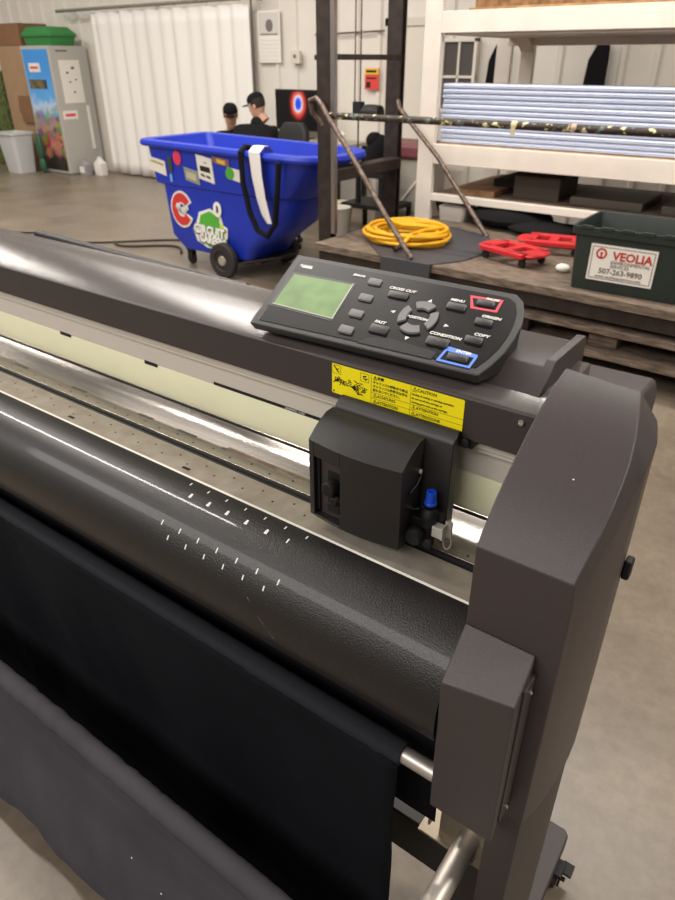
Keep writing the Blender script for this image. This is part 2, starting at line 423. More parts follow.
obj('rear_side_cover', mb, plastic, plot, bevel=.006, seg=4)
mb = MB(); mb.box(-.0958, -.086, .752, .770, 1.020, 1.050); obj('side_latch', mb, black_m, cap, bevel=.003)
mb = MB(); mb.ball((-.158, .668, 1.1930), .0012, .0012, .0006, 6); lab(obj('paint_fleck', mb, white_m, cap), 'tiny white paint fleck')
# lower leg with rounded front, foot, casters
poly = [(-.158, .5885), (-.1132, .5885), (-.1068, .608), (-.1010, .645), (-.0972, .69), (-.0965, .725), (-.100, .750), (-.112, .768), (-.158, .773), (-.225, .773), (-.225, .66), (-.158, .66)]
leg = obj('stand_leg', MB().pz(poly, .10, .6832), plastic_d, plot, bevel=.0015)
foot = obj('stand_foot', MB().pz([(-.180, .16), (-.080, .16), (-.088, 1.00), (-.098, 1.012), (-.165, 1.012), (-.175, 1.00)], .062, .10), plastic_d, plot, bevel=.004)
def caster(cx, cy, parent):
    mb = MB(); mb.lathe([(.010, -.016), (.026, -.014), (.029, -.006), (.029, .006), (.026, .014), (.010, .016)], (cx, cy, .0295), 'x', 20)
    wv = obj('caster', mb, rubber, parent)
    mb = MB(); mb.box(cx - .022, cx - .018, cy - .02, cy + .02, .026, .062); mb.box(cx + .018, cx + .022, cy - .02, cy + .02, .026, .062); mb.box(cx - .022, cx + .022, cy - .02, cy + .02, .055, .063)
    mb.tube([(cx - .024, cy, .03), (cx + .03, cy, .03)], .005, 10)
    mb.box(cx + .016, cx + .040, cy + .0, cy + .03, .045, .052)
    obj('caster_fork', mb, black_m, wv, bevel=.001)
caster(-.095, .945, foot); caster(-.125, .22, foot)
obj('stand_crossbar', MB().box(XL, -.228, .662, .70, .285, .395), mat('crossbar_black', (44, 41, 38), .45), plot, bevel=.004)
obj('stand_bracket', MB().box(-.29, -.185, .640, .70, .42, .4255).box(-.272, -.268, .640, .655, .455, .50).box(-.255, -.165, .652, .656, .40, .53), mat('zinc_plate', (170, 158, 138), .4, .6), plot, bevel=.001)
# motor box on the front of the side cover
mb = MB()
v = [(-.2260, .530, .698), (-.1340, .530, .699), (-.1400, .5865, .698), (-.2300, .5865, .698), (-.2300, .530, .943), (-.1360, .530, .964), (-.1385, .5865, .9985), (-.2300, .5865, .9985)]
mb.add(v, [(3, 2, 1, 0), (4, 5, 6, 7), (0, 1, 5, 4), (1, 2, 6, 5), (2, 3, 7, 6), (3, 0, 4, 7)])
mot = obj('drive_box', mb, plastic, plot, bevel=.0025, seg=3)
mb = MB(); mb.box(-.1420, -.1335, .552, .5865, .715, .972); obj('drive_box_side', mb, plastic_d, mot, bevel=.0015)
for z_ in (.955, .730):
    mb = MB(); mb.lathe([(.0032, 0), (.0032, .0025), (.001, .0035)], (-.1335, .570, z_), 'x', 12); obj('screw', mb, chrome, mot)

# ---- basket: tubes, arm, sleeves, cloth
YB, ZB = .545, .748
mb = MB(); mb.tube([(XL, YB, ZB), (-.228, YB, ZB)], .0125, 20); obj('rear_tube', mb, tube_m, plot)
YF, ZF = .388, .455
mb = MB(); mb.tube([(-.200, .655, .468), (-.203, YF - .02, .458)], .019, 24); obj('basket_arm', mb, tube_m, plot)
mb = MB(); mb.tube([(XL, YF, ZF), (-.20, YF, ZF)], .0125, 16); obj('front_tube', mb, tube_m, plot)
def cloth(prof, x0, x1, nx, amp, seed, ripple=.0):
    pr_ = []
    for (a, b) in zip(prof, prof[1:]):
        n = max(2, int(math.dist(a, b) / .02))
        for i in range(n): pr_.append((a[0] + (b[0] - a[0]) * i / n, a[1] + (b[1] - a[1]) * i / n))
    pr_.append(prof[-1])
    mb = MB(); vs = []; fs = []; m = len(pr_)
    for i in range(nx + 1):
        x = x0 + (x1 - x0) * i / nx
        for j, (y, z) in enumerate(pr_):
            e = min(1, j / 8) if j < m / 2 else min(1, (m - 1 - j) / 6 + .3)
            dd = noise.noise(Vector((x * 5 + seed, z * 2.2 + y * 2 + x * 1.2, seed))) * amp * e
            dd += noise.noise(Vector((x * 22 + z * 9, z * 3, seed + 4))) * amp * .3 * e
            vs.append((x, y + dd, z + dd * .3))
    for i in range(nx):
        for j in range(m - 1):
            a = i * m + j; fs.append((a, a + 1, a + m + 1, a + m))
    return mb.add(vs, fs)
rs = .0175
sleeve = lambda cy, cz, a0, a1, n=9: [(cy + rs * math.cos(R(a0 + (a1 - a0) * i / n)), cz + rs * math.sin(R(a0 + (a1 - a0) * i / n))) for i in range(n + 1)]
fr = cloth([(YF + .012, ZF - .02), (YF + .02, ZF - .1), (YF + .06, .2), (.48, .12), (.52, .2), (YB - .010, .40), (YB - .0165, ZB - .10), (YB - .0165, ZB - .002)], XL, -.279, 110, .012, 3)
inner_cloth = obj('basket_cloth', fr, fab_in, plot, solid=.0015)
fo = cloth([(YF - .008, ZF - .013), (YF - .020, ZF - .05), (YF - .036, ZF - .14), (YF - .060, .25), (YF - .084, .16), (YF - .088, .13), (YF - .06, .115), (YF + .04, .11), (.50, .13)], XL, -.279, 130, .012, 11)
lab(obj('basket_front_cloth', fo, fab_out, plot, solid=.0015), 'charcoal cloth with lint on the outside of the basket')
def sleeve_mb(cy, cz, r, x0, x1, seed, n=170, bump=.0016):
    mb = MB(); rings = []
    for i in range(n + 1):
        x = x0 + (x1 - x0) * i / n
        rr = r + noise.noise(Vector((x * 30, seed, 0))) * bump + noise.noise(Vector((x * 90, seed, 2))) * bump * .7
        rings.append([(x, cy + rr * math.cos(2 * PI * k / 18), cz + rr * math.sin(2 * PI * k / 18)) for k in range(18)])
    return mb.loft(rings)
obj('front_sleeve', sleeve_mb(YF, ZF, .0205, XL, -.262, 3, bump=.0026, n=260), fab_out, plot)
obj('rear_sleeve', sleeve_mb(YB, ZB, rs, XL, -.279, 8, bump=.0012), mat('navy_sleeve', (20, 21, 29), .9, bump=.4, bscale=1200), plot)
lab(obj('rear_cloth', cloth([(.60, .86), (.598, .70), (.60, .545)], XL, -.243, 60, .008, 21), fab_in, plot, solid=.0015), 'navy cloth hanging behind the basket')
for x, z in ((-.62, .33), (-.585, .30), (-.46, .30), (-.50, .355), (-.70, .35)):
    y = YF - .030 - (ZF - z) * .22
    obj('lint', MB().ball((x, y - .006, z), .0016, .001, .0025, 4), white_m, plot)

# ---- control panel
pan_k = .305; z0p = 1.247; Y0p = .735
def pz_(y, up=0): return z0p + (y - Y0p) * pan_k + up
outl = [(-.703, .732), (-.319, .745), (-.3120, .770), (-.3075, .800), (-.3080, .830), (-.3120, .862), (-.3210, .890), (-.3340, .914), (-.351, .928), (-.758, .924)]
top = [(x, y, pz_(y)) for x, y in outl]
cx_, cy_ = -.53, .83
bot = [(cx_ + (x - cx_) * .985, cy_ + (y - cy_) * .96 + .004, pz_(y) - .012) for x, y in outl]
bot2 = [(cx_ + (x - cx_) * .97 , cy_ + (y - cy_) * .90 + .006, 1.232) for x, y in outl]
pan = obj('control_panel', MB().loft([bot2, bot, top]), panel_m, plot, bevel=.003, seg=3)
def P(x, y, up=0): return (x, y, pz_(y, up))
def slab(mb, pts, up, th):
    """thin slab lying on the sloping panel; pts (x,y)"""
    n = len(pts)
    return mb.loft([[P(x, y, up) for x, y in pts], [P(x, y, up + th) for x, y in pts]])
face = [(-.690, .742), (-.329, .757), (-.3225, .778), (-.319, .802), (-.3195, .830), (-.3235, .858), (-.331, .884), (-.343, .905), (-.357, .914), (-.740, .911)]
slabm = slab(MB(), face, .0002, .0006); obj('panel_face', slabm, panel_f, pan)
scr = [(-.697, .785), (-.580, .783), (-.603, .870), (-.719, .866)]
obj('lcd_bezel', slab(MB(), [(-.704, .779), (-.575, .777), (-.599, .876), (-.727, .872)], .0009, .0004), black_p, pan)
lab(obj('lcd_screen', slab(MB(), scr, .0013, .0004), lcd_m, pan), 'green liquid crystal screen, blank')
mb = MB()
slab(mb, [(-.699, .7835), (-.579, .7815), (-.579, .7832), (-.699, .7852)], .0014, .0006)
slab(mb, [(-.5795, .7815), (-.5775, .7815), (-.6015, .872), (-.6035, .872)], .0014, .0006)
obj('screen_edge', mb, mat('screen_rim', (170, 172, 160), .4), pan)
def key(name, c, wd, hh, m, shear=.25, th=.0032, sunk=0, r=.002):
    pts = []
    for (sx_, sy_) in ((-1, -1), (1, -1), (1, 1), (-1, 1)):
        for a in (0, 1, 2):
            dx = [r, r * .3, 0][a]; dy = [0, r * .3, r][a]
            if (sx_ > 0) == (sy_ > 0): dx, dy = [0, r * .3, r][a], [r, r * .3, 0][a]
            x = sx_ * (wd / 2 - dx); y = sy_ * (hh / 2 - dy)
            pts.append((c[0] + x - y * shear, c[1] + y))
    mb = MB()
    mb.loft([[P(x, y, .0008) for x, y in pts], [P(x, y, th) for x, y in pts], [P(c[0] + (x - c[0]) * .92, c[1] + (y - c[1]) * .9, th + .0006) for x, y in pts]])
    return obj(name, mb, m, pan)
for c in ((-.571, .887), (-.560, .845), (-.550, .805), (-.541, .766)): key('soft_key', c, .024, .015, key_g)
K = [('FAST', (-.495, .783), .030, .018), ('CROSS CUT', (-.515, .867), .034, .016), ('MENU', (-.417, .868), .030, .016), ('', (-.381, .889), .027, .014),
     ('ORIGIN', (-.363, .847), .026, .014), ('COPY', (-.357, .806), .026, .014), ('CONDITION', (-.401, .786), .034, .017), ('', (-.359, .765), .030, .013)]
for nme, c, wd, hh in K: key('function_key', c, wd, hh, key_b)
def outline(pts, wd):
    mb = MB(); cx = sum(p[0] for p in pts) / len(pts); cy = sum(p[1] for p in pts) / len(pts); n = len(pts)
    q = [(cx + (x - cx) * (1 - wd / .02), cy + (y - cy) * (1 - wd / .012)) for x, y in pts]
    vs = [P(x, y, .0014) for x, y in pts] + [P(x, y, .0014) for x, y in q] + [P(x, y, .0006) for x, y in pts] + [P(x, y, .0006) for x, y in q]
    fs = []
    for i in range(n):
        j = (i + 1) % n
        fs += [(i, j, n + j, n + i), (2 * n + i, 2 * n + j, j, i), (n + i, n + j, 3 * n + j, 3 * n + i)]
    return mb.add(vs, fs)
mb = outline([(-.397, .873), (-.357, .875), (-.361, .905), (-.412, .902)], .0034)
slab(mb, [(-.4075, .897), (-.362, .900), (-.362, .905), (-.411, .902)], .0010, .0003)
lab(obj('key_outline', mb, red_p, pan), 'red outline round the upper right key')
mb = outline([(-.384, .752), (-.335, .753), (-.336, .778), (-.384, .784)], .0030)
slab(mb, [(-.383, .775), (-.338, .774), (-.337, .781), (-.382, .784)], .0010, .0003)
lab(obj('key_outline', mb, blue_o, pan), 'blue outline round the lower right key')
# ring of four position keys
for a0 in (50, 140, 230, 320):
    mb = MB(); pts = []
    for i in range(9):
        a = R(a0 + 6 + 68 * i / 8); pts.append((.0305 * math.cos(a), .0370 * math.sin(a)))
    for i in range(8, -1, -1):
        a = R(a0 + 6 + 68 * i / 8); pts.append((.0175 * math.cos(a), .0205 * math.sin(a)))
    pts = [(-.456 + x - y * .15, .826 + y) for x, y in pts]
    mb.loft([[P(x, y, .0008) for x, y in pts], [P(x, y, .0045) for x, y in pts]])
    obj('position_key', mb, key_g, pan, bevel=.0008)
PR = Matrix.Rotation(math.atan(pan_k), 4, 'X')
def PM(x, y, up=.0016): return Matrix.Translation(P(x, y, up)) @ PR
mb = MB()
for body, x, y, sz in (('CROSS CUT', -.517, .8825, .0088), ('FAST', -.503, .7990, .0085), ('MENU', -.423, .8835, .0080), ('PAUSE', -.376, .9010, .0070), ('ORIGIN', -.358, .8610, .0085),
                       ('COPY', -.352, .8200, .0085), ('CONDITION', -.398, .8025, .0085), ('ENTER', -.357, .7785, .0075), ('POSITION', -.457, .826, .0078), ('POWER', -.714, .893, .0075), ('ERROR', -.607, .896, .0075)):
    text_mb(mb, body, sz, PM(x, y), 'CENTER', bold=.00022)
slab(mb, [(-.722, .889), (-.700, .889), (-.701, .893), (-.723, .893)], .0009, .0003)
for (x, y, a) in ((-.461, .8705, 0), (-.500, .829, 90), (-.409, .824, -90), (-.447, .780, 180)):
    tr = [(0, .0042), (-.0032, -.0026), (.0032, -.0026)]
    ca, sa = math.cos(R(a)), math.sin(R(a))
    slab(mb, [(x + p[0] * ca - p[1] * sa, y + p[0] * sa + p[1] * ca) for p in tr], .0009, .0006)
obj('panel_lettering', mb, white_m, pan)
# diagonal dark arrow band printed on the lower part of the face
slabm = slab(MB(), [(-.510, .748), (-.392, .752), (-.392, .768), (-.470, .772), (-.498, .764)], .0008, .0002)
obj('panel_band', slabm, black_m, pan)

# ---- yellow warning label on the fascia
LX0, LX1, LZ0, LZ1, LY = -.545, -.329, 1.168, 1.2155, .7368
wl = obj('warning_label', MB().py([(a, b) for a, b, c in [(p[0], p[1], 0) for p in rrect(LX0, LX1, LZ0, LZ1, .002, 0)]], LY - .0004, LY + .004), yellow_m, lid_o)
lab(wl, 'yellow caution label with small black print')
mb = MB(); yt = LY - .0006
def tl(body, x, z, sz, sx=1.0, b=0): text_mb(mb, body, sz, front_M(x, yt, z), 'LEFT', bold=b + .00012, depth=.0001, sx=sx)
tl('⚠注意', -.4725, 1.2105, .0056, b=.0001)
tl('キャリッジの移動中や原点', -.4725, 1.2035, .0048); tl('キャリッジの移動中は手を', -.4725, 1.1975, .0048); tl('触れないでください。', -.4725, 1.1915, .0048)
tl('⚠ACHTUNG', -.4725, 1.1830, .0062); tl('⚠ATTENTION', -.4725, 1.1735, .0062)
tl('⚠CAUTION', -.4085, 1.2105, .0066)
tl('During of cutting or printing operation', -.4085, 1.2030, .0041); tl('do not touch the carriage or', -.4085, 1.1970, .0041); tl('moving parts such as the carriage.', -.4085, 1.1910, .0041)
tl('⚠ATTENTION', -.4085, 1.1830, .0062); tl('⚠ATTENZIONE', -.4085, 1.1735, .0062)
for z in (1.1872, 1.1782): mb.box(-.475, LX1 + .003, yt - .0001, yt + .0001, z - .0002, z + .0002)
for x in (-.4755, -.4105): mb.box(x, x + .0004, yt - .0001, yt + .0001, 1.170, 1.2145)
mb.box(-.5435, -.5432, yt, yt + .0001, 1.20, 1.2135)
# pictogram frames and squiggled hand / roller drawings
def seg(a, b, wd=.0005):
    a = Vector((a[0], yt, a[1])); b = Vector((b[0], yt, b[1])); t_ = (b - a).normalized(); n_ = Vector((-t_.z, 0, t_.x)) * wd
    mb.add([a - n_, b - n_, b + n_, a + n_], [(0, 1, 2, 3)])
for (a, b) in (((-.5435, 1.2135), (-.529, 1.2135)), ((-.529, 1.2135), (-.529, 1.2005)), ((-.529, 1.2005), (-.5435, 1.2005)), ((-.494, 1.2125), (-.4795, 1.2125)), ((-.4795, 1.2125), (-.4795, 1.2)), ((-.4795, 1.2), (-.494, 1.2)), ((-.494, 1.2), (-.494, 1.2125))): seg(a, b, .0003)
seg((-.541, 1.2125), (-.534, 1.204), .0010); seg((-.534, 1.204), (-.5315, 1.2035), .0009); seg((-.537, 1.207), (-.5325, 1.2085), .0008)
seg((-.490, 1.207), (-.484, 1.209), .0012); seg((-.490, 1.204), (-.484, 1.205), .0007); seg((-.486, 1.202), (-.482, 1.206), .0008)
rr_ = random.Random(2)
for cx2, cz2, nn, s_ in ((-.536, 1.191, 12, .006), (-.528, 1.188, 12, .006), (-.514, 1.192, 10, .005), (-.503, 1.184, 12, .006), (-.533, 1.190, 9, .006), (-.520, 1.190, 8, .006), (-.508, 1.187, 12, .005), (-.497, 1.189, 12, .007), (-.488, 1.186, 14, .006), (-.494, 1.178, 9, .005), (-.500, 1.195, 4, .005)):
    px_, pz2 = cx2, cz2
    for k in range(nn):
        nx_, nz_ = cx2 + rr_.uniform(-s_, s_) * 1.15, cz2 + rr_.uniform(-s_, s_) * .95
        seg((px_, pz2), (nx_, nz_), .00042); px_, pz2 = nx_, nz_
tl('JP', -.543, 1.1715, .004)
obj('label_print', mb, ink, wl, smooth=False)

# ---- tool carriage
CY0 = .655
mb = MB(); front = []
for i in range(9):
    u = i / 8; x = -.5275 + (.3715 - .5275) * -u; bow = .0085 * math.sin(PI * u) + .0
    front.append((x, CY0 - bow))
def topz(u): return 1.129
fx = front
zb_ = 1.000
# shell as rings in z : bottom, top front edge, then a slope back to the bracket
ringb = [(x, y, zb_ + .003 * (i / 8)) for i, (x, y) in enumerate(fx)] + [(-.3715, .735, zb_), (-.5275, .735, zb_)]
ringt = [(x, y, 1.1300 - .0010 * math.sin(PI * i / 8)) for i, (x, y) in enumerate(fx)] + [(-.3680, .735, 1.130), (-.5275, .735, 1.130)]
# opening for the pen station, left half of front: build front as frame pieces
def carr_shell():
    mb = MB()
    # right solid part x -.478..-.3715 , left cheek, lintel
    def fpt(x):
        u = (x + .5275) / .156; return CY0 - .0085 * math.sin(PI * max(0, min(1, u)))
    def block(x0, x1, z0, z1, yb, n=5):
        r0 = []
        xs = [x0 + (x1 - x0) * i / n for i in range(n + 1)]
        ring = lambda z: [(x, fpt(x), z) for x in xs] + [(x1, yb, z), (x0, yb, z)]
        mb.loft([ring(z0), ring(z1)])
    block(-.4665, -.3700, zb_, 1.1300, .735)        # right body
    block(-.5275, -.5175, zb_, 1.1300, .735, 2)      # left cheek
    block(-.5175, -.4665, 1.106, 1.1300, .735, 3)     # lintel
    block(-.5175, -.4665, zb_, 1.004, .70, 3)      # sill
    # arched roof rising to the bracket
    n = 8; xs = [-.5275 + .1575 * i / n for i in range(n + 1)]
    rows = []
    for t_, (yy, zz) in enumerate([(None, 1.130), (.668, 1.141), (.682, 1.150), (.698, 1.157), (.716, 1.1575)]):
        rows.append([(x + (.0 if yy else 0), fpt(x) if yy is None else yy, zz) for x in xs])
    vs = []
    for r in rows: vs += r
    base = [(x, fpt(x), 1.1295) for x in xs]; base2 = [(x, .716, 1.1295) for x in xs]
    m = n + 1; fs = []
    for a in range(len(rows) - 1):
        for b in range(n): fs.append((a * m + b, a * m + b + 1, (a + 1) * m + b + 1, (a + 1) * m + b))
    k = len(vs); vs += base2
    # sides
    fs.append(tuple([a * m for a in range(len(rows))] + [k]))
    fs.append(tuple([a * m + n for a in range(len(rows))][::-1] + [k + n])[::-1])
    for b in range(n): fs.append(((len(rows) - 1) * m + b, (len(rows) - 1) * m + b + 1, k + b + 1, k + b))
    mb.add(vs, fs)
    return mb
car = obj('tool_carriage', carr_shell(), black_p, plot, bevel=.0012)
obj('carriage_recess', MB().box(-.5120, -.4665, .664, .70, 1.004, 1.106), plastic_d, car)
obj('carriage_slot', MB().box(-.5165, -.5120, .660, .70, 1.010, 1.106).box(-.4990, -.4700, .6630, .665, 1.012, 1.083), black_m, car)
mb = MB()
mb.lathe([(.011, .004), (.0125, -.002), (.0125, -.012), (.0105, -.016), (.006, -.0165)], (-.487, .660, 1.062), 'y', 12)
mb.lathe([(.009, .004), (.010, -.004), (.006, -.010)], (-.481, .660, 1.040), 'y', 14)
mb.box(-.494, -.472, .654, .664, 1.018, 1.034)
obj('pressure_knob', mb, black_m, car, bevel=.001)
# back bracket plate rising under the label
mb = MB(); mb.px([(.713, 1.00), (.713, 1.157), (.7165, 1.163), (.7285, 1.172), (.7340, 1.172), (.7340, 1.00)], -.524, -.328)
obj('carriage_bracket', mb, black_p, car, bevel=.002)
mb = MB(); mb.lathe([(.0035, 0), (.0035, .0025), (.001, .003)], (-.3690, .7020, 1.109), 'x', 14); obj('screw', mb, mat('zinc', (214, 210, 200), .35, .5), car)
mb = MB(); mb.tube([(-.368, .705, 1.102), (-.366, .690, 1.094), (-.366, .672, 1.090)], .0018, 8); obj('bracket_lever', mb, black_m, car)
# wheel block at right end of the bracket
mb = MB(); mb.box(-.334, -.312, .738, .765, 1.146, 1.162); mb.lathe([(.007, 0), (.007, -.006), (.003, -.007)], (-.322, .738, 1.155), 'y', 12); obj('guide_roller', mb, black_m, car, bevel=.001)
# blade holder arm right of the shell
mb = MB(); mb.box(-.372, -.338, .690, .725, 1.005, 1.040); mb.box(-.362, -.330, .700, .715, 1.035, 1.055)
mb.lathe([(.008, 0), (.011, .003), (.011, .012), (.0125, .018), (.0125, .024), (.008, .032)], (-.345, .694, 1.030), 'z', 20)
holder = obj('blade_holder', mb, black_m, car, bevel=.001)
mb = MB(); mb.lathe([(.0075, 0), (.0090, .001), (.0090, .004), (.008, .005), (.0070, .020), (.0066, .0215), (.0050, .0215), (.0045, .016)], (-.345, .694, 1.068), 'z', 24)
lab(obj('blade_cap', mb, blue_p, holder), 'bright blue cap on the blade holder')
mb = MB(); mb.lathe([(.012, .004), (.0135, -.002), (.0135, -.008), (.0115, -.012), (.006, -.012)], (-.357, .680, 1.020), 'y', 20)
mb.lathe([(.006, 0), (.008, -.004), (.008, -.012), (.004, -.014)], (-.338, .690, 1.012), 'y', 14)
obj('lock_knob', mb, black_m, holder)
mb = MB(); mb.box(-.336, -.320, .686, .688, 1.022, 1.038); mb.box(-.321, -.319, .686, .712, 1.020, 1.042); mb.box(-.336, -.319, .686, .700, 1.037, 1.039)
obj('blade_clip', mb, mat('zinc', (214, 210, 200), .35, .5), holder, bevel=.0006)
mb = MB(); mb.tube([(-.372, .690, 1.052), (-.374, .684, 1.035), (-.371, .682, 1.022)], .0016, 8); mb.tube([(-.372, .690, 1.052), (-.360, .690, 1.056)], .0018, 8)
obj('blade_spring', mb, chrome, holder)
mb = MB(); pts = [(-.317 + .006 * math.cos(R(a)), .700 + .006 * math.sin(R(a)) * .3, 1.010 + .010 * math.sin(R(a))) for a in range(0, 361, 20)]
mb.tube(pts, .0012, 8); mb.box(-.322, -.312, .699, .702, 1.020, 1.046)
obj('clear_clip', mb, mat('clear_grey', (150, 142, 132), .3), holder)

# ------------------------------------------------------------------ blue tilt cart
cart = empty('tilt_cart', (-4.2, 4.4, 0))
tag(cart, 'bright blue plastic tilt cart with stickers on its side', 'cart')
def crr(x0, x1, y0, y1, z, rl, rg, tilt=0):
    return [(x, y, zz - (x + 4.95) * tilt) for x, y, zz in rrect(x0, x1, y0, y1, rl, z, 6, rr=rg)]
rings = [crr(-4.58, -3.95, 4.14, 4.60, .15, .05, .06), crr(-4.68, -3.88, 4.10, 4.64, .155, .06, .08), crr(-4.79, -3.78, 4.07, 4.67, .27, .07, .12),
         crr(-4.80, -3.50, 4.06, 4.69, .45, .07, .22), crr(-4.81, -3.40, 4.05, 4.70, .685, .07, .27, .008), crr(-4.88, -3.36, 4.03, 4.72, .70, .07, .28, .008), crr(-4.92, -3.14, 4.02, 4.74, .985, .07, .30, .018),
         crr(-4.97, -3.06, 3.98, 4.79, .985, .09, .32, .018), crr(-4.98, -3.05, 3.97, 4.80, 1.005, .09, .33, .018), crr(-4.97, -3.06, 3.98, 4.79, 1.035, .09, .32, .018), crr(-4.88, -3.14, 4.05, 4.72, 1.035, .06, .28, .018),
         crr(-4.84, -3.18, 4.06, 4.70, .95, .06, .28, .018), crr(-4.68, -3.44, 4.10, 4.66, .70, .06, .24, .008), crr(-4.5, -3.85, 4.14, 4.60, .22, .05, .08)]
body = obj('cart_body', MB().loft(rings), blue_cart, cart, bevel=.006)
def wheel(x, y, r, wd, name='wheel'):
    mb = MB(); mb.lathe([(r * .55, -wd * .3), (r * .6, -wd / 2), (r * .93, -wd / 2), (r, -wd * .3), (r, wd * .3), (r * .93, wd / 2), (r * .6, wd / 2), (r * .55, wd * .3)], (x, y, r), 'y', 28)
    wv = obj(name, mb, rubber, cart)
    mb = MB(); mb.lathe([(.006, -wd * .5), (r * .25, -wd * .5), (r * .3, -wd * .25), (r * .57, -wd * .28), (r * .57, wd * .28), (r * .3, wd * .25), (r * .25, wd * .5), (.006, wd * .5)], (x, y, r), 'y', 20)
    obj('hub', mb, mat('wheel_hub', (170, 160, 145), .5, .3), wv)
wheel(-4.10, 4.02, .145, .06); wheel(-4.02, 4.72, .145, .06)
mb = MB(); mb.tube([(-4.10, 4.0, .145), (-4.02, 4.76, .145)], .014, 10); mb.box(-4.35, -3.8, 4.15, 4.60, .128, .15); mb.box(-4.12, -4.06, 4.15, 4.60, .10, .15)
mb.tube([(-3.95, 4.1, .13), (-3.70, 4.3, .17), (-3.70, 4.5, .17), (-3.95, 4.66, .13)], .014, 10)
obj('axle_frame', mb, steel_rust, cart)
for (x, y) in ((-4.66, 4.18),):
    mb = MB(); mb.lathe([(.02, -.012), (.045, -.014), (.05, -.008), (.05, .008), (.045, .014), (.02, .012)], (x, y, .05), 'y', 18)
    cw = obj('caster', mb, black_m, cart)
    mb = MB(); mb.box(x - .03, x + .03, y - .025, y - .018, .04, .155); mb.box(x - .03, x + .03, y + .018, y + .025, .04, .155); mb.box(x - .04, x + .04, y - .03, y + .03, .13, .16); obj('caster_fork', mb, black_m, cw)
# stickers on the near side
def sticker(poly, m, y=None, nm='sticker', th=.003):
    mb = MB(); q = []
    for x, z in poly:
        x -= .11
        yy = (4.025 - (z - .7) * .04) if z > .7 else (4.045 + (.69 - z) * .045)
        q.append((x, yy - .004 if y is None else y, z))
    mb.loft([q, [(a, b + .006, c) for a, b, c in q]])
    return obj(nm, mb, m, body)
def circ(cx, cz, rx, rz, n=20, a0=0, a1=360): return [(cx + rx * math.cos(R(a0 + (a1 - a0) * i / n)), cz + rz * math.sin(R(a0 + (a1 - a0) * i / n))) for i in range(n)]
sw = mat('sticker_white', (232, 228, 216), .5); sg = mat('sticker_green', (82, 168, 52), .5); sgr = mat('sticker_grey', (150, 150, 140), .5)
sticker([(-4.78, .80), (-4.58, .76), (-4.58, .875), (-4.78, .905)], sw)
sticker([(-4.76, .865), (-4.60, .836), (-4.60, .852), (-4.76, .882)], mat('sticker_gold', (176, 150, 90), .5), y=4.014)
sticker([(-4.55, .80), (-4.50, .79), (-4.49, .91), (-4.54, .92)], mat('sticker_dark', (60, 70, 70), .5))
sticker([(-4.54, .72), (-4.515, .72), (-4.515, .78), (-4.54, .78)], mat('sticker_sky', (120, 170, 235), .5))
sticker(circ(-4.425, .91, .045, .055), mat('sticker_pink', (226, 60, 90), .5))
sticker([(-4.35, .75), (-4.19, .72), (-4.20, .825), (-4.36, .85)], sgr)
sticker([(-4.33, .77), (-4.22, .75), (-4.22, .80), (-4.33, .82)], mat('sticker_tan', (186, 180, 150), .5), y=4.014)
sticker([(-4.19, .775), (-4.02, .745), (-4.03, .93), (-4.20, .955)], sw)
for (x0, x1, z0, z1) in ((-4.165, -4.055, .835, .875), (-4.13, -4.09, .90, .925), (-4.16, -4.12, .80, .815), (-4.10, -4.06, .79, .805)): sticker([(x0, z0), (x1, z0 - .012), (x1, z1 - .012), (x0, z1)], ink, y=4.013)
sticker([(-4.02, .905), (-3.84, .88), (-3.84, .935), (-4.02, .955)], mat('sticker_purple', (130, 92, 110), .5))
sticker([(-3.97, .908), (-3.88, .895), (-3.88, .925), (-3.97, .938)], mat('sticker_orange', (222, 180, 60), .5), y=4.010)
sticker([(-3.86, .80), (-3.70, .775), (-3.70, .865), (-3.86, .885)], sw); sticker(circ(-3.84, .838, .045, .045), sg, y=4.012)
# round red C badge
def ring_mb(cx, cz, r0, r1, a0, a1, y, kx=.88, n=28):
    mb = MB(); rings = []
    for i in range(n + 1):
        a = R(a0 + (a1 - a0) * i / n); rings.append([(cx + r * math.cos(a) * kx, yy, cz + r * math.sin(a)) for r, yy in ((r0, y), (r1, y), (r1, y + .006), (r0, y + .006))])
    return mb.loft(rings)
bz, bx2 = .50, -4.58
obj('badge', ring_mb(bx2, bz, .045, .150, 25, 335, 4.048), sw, body)
lab(obj('badge_letter', ring_mb(bx2, bz, .060, .132, 32, 328, 4.044), mat('badge_red', (200, 52, 48), .5), body), 'large red letter C sticker')
mb = MB()
for (x, z, r) in ((-4.62, .52, .03), (-4.56, .49, .035), (-4.52, .515, .025)): mb.ball((x, 4.046, z), r, .006, r, 8)
obj('badge_figure', mb, mat('badge_dog', (196, 196, 190), .5), body)
sticker(circ(-4.04, .545, .045, .06), sw, y=4.040); sticker([(-4.05, .52), (-4.03, .52), (-4.025, .565), (-4.045, .58)], ink, y=4.037)
# green leaf sticker with lettering
pts = [(-4.36, .36), (-4.30, .43), (-4.27, .50), (-4.14, .54), (-4.02, .49), (-4.00, .42), (-3.95, .40), (-3.96, .32), (-4.03, .27), (-4.10, .22), (-4.20, .215), (-4.32, .26)]
sticker(pts, sw, y=4.052); sticker([(-4.28, .40), (-4.25, .48), (-4.14, .52), (-4.04, .48), (-4.03, .40), (-4.10, .36), (-4.2, .36)], sg, y=4.049)
sticker([(-4.18, .225), (-4.10, .23), (-4.06, .265), (-4.24, .268)], sg, y=4.049); sticker([(-4.04, .40), (-4.01, .44), (-3.98, .40), (-3.99, .30), (-4.02, .30)], mat('sticker_lime', (190, 214, 70), .5), y=4.0485)
mb = MB(); text_mb(mb, 'CIRCUIT', .112, front_M(-4.455, 4.0475, .360) @ Matrix.Rotation(R(-3), 4, 'Z'), 'LEFT', .011, .0006, .86)
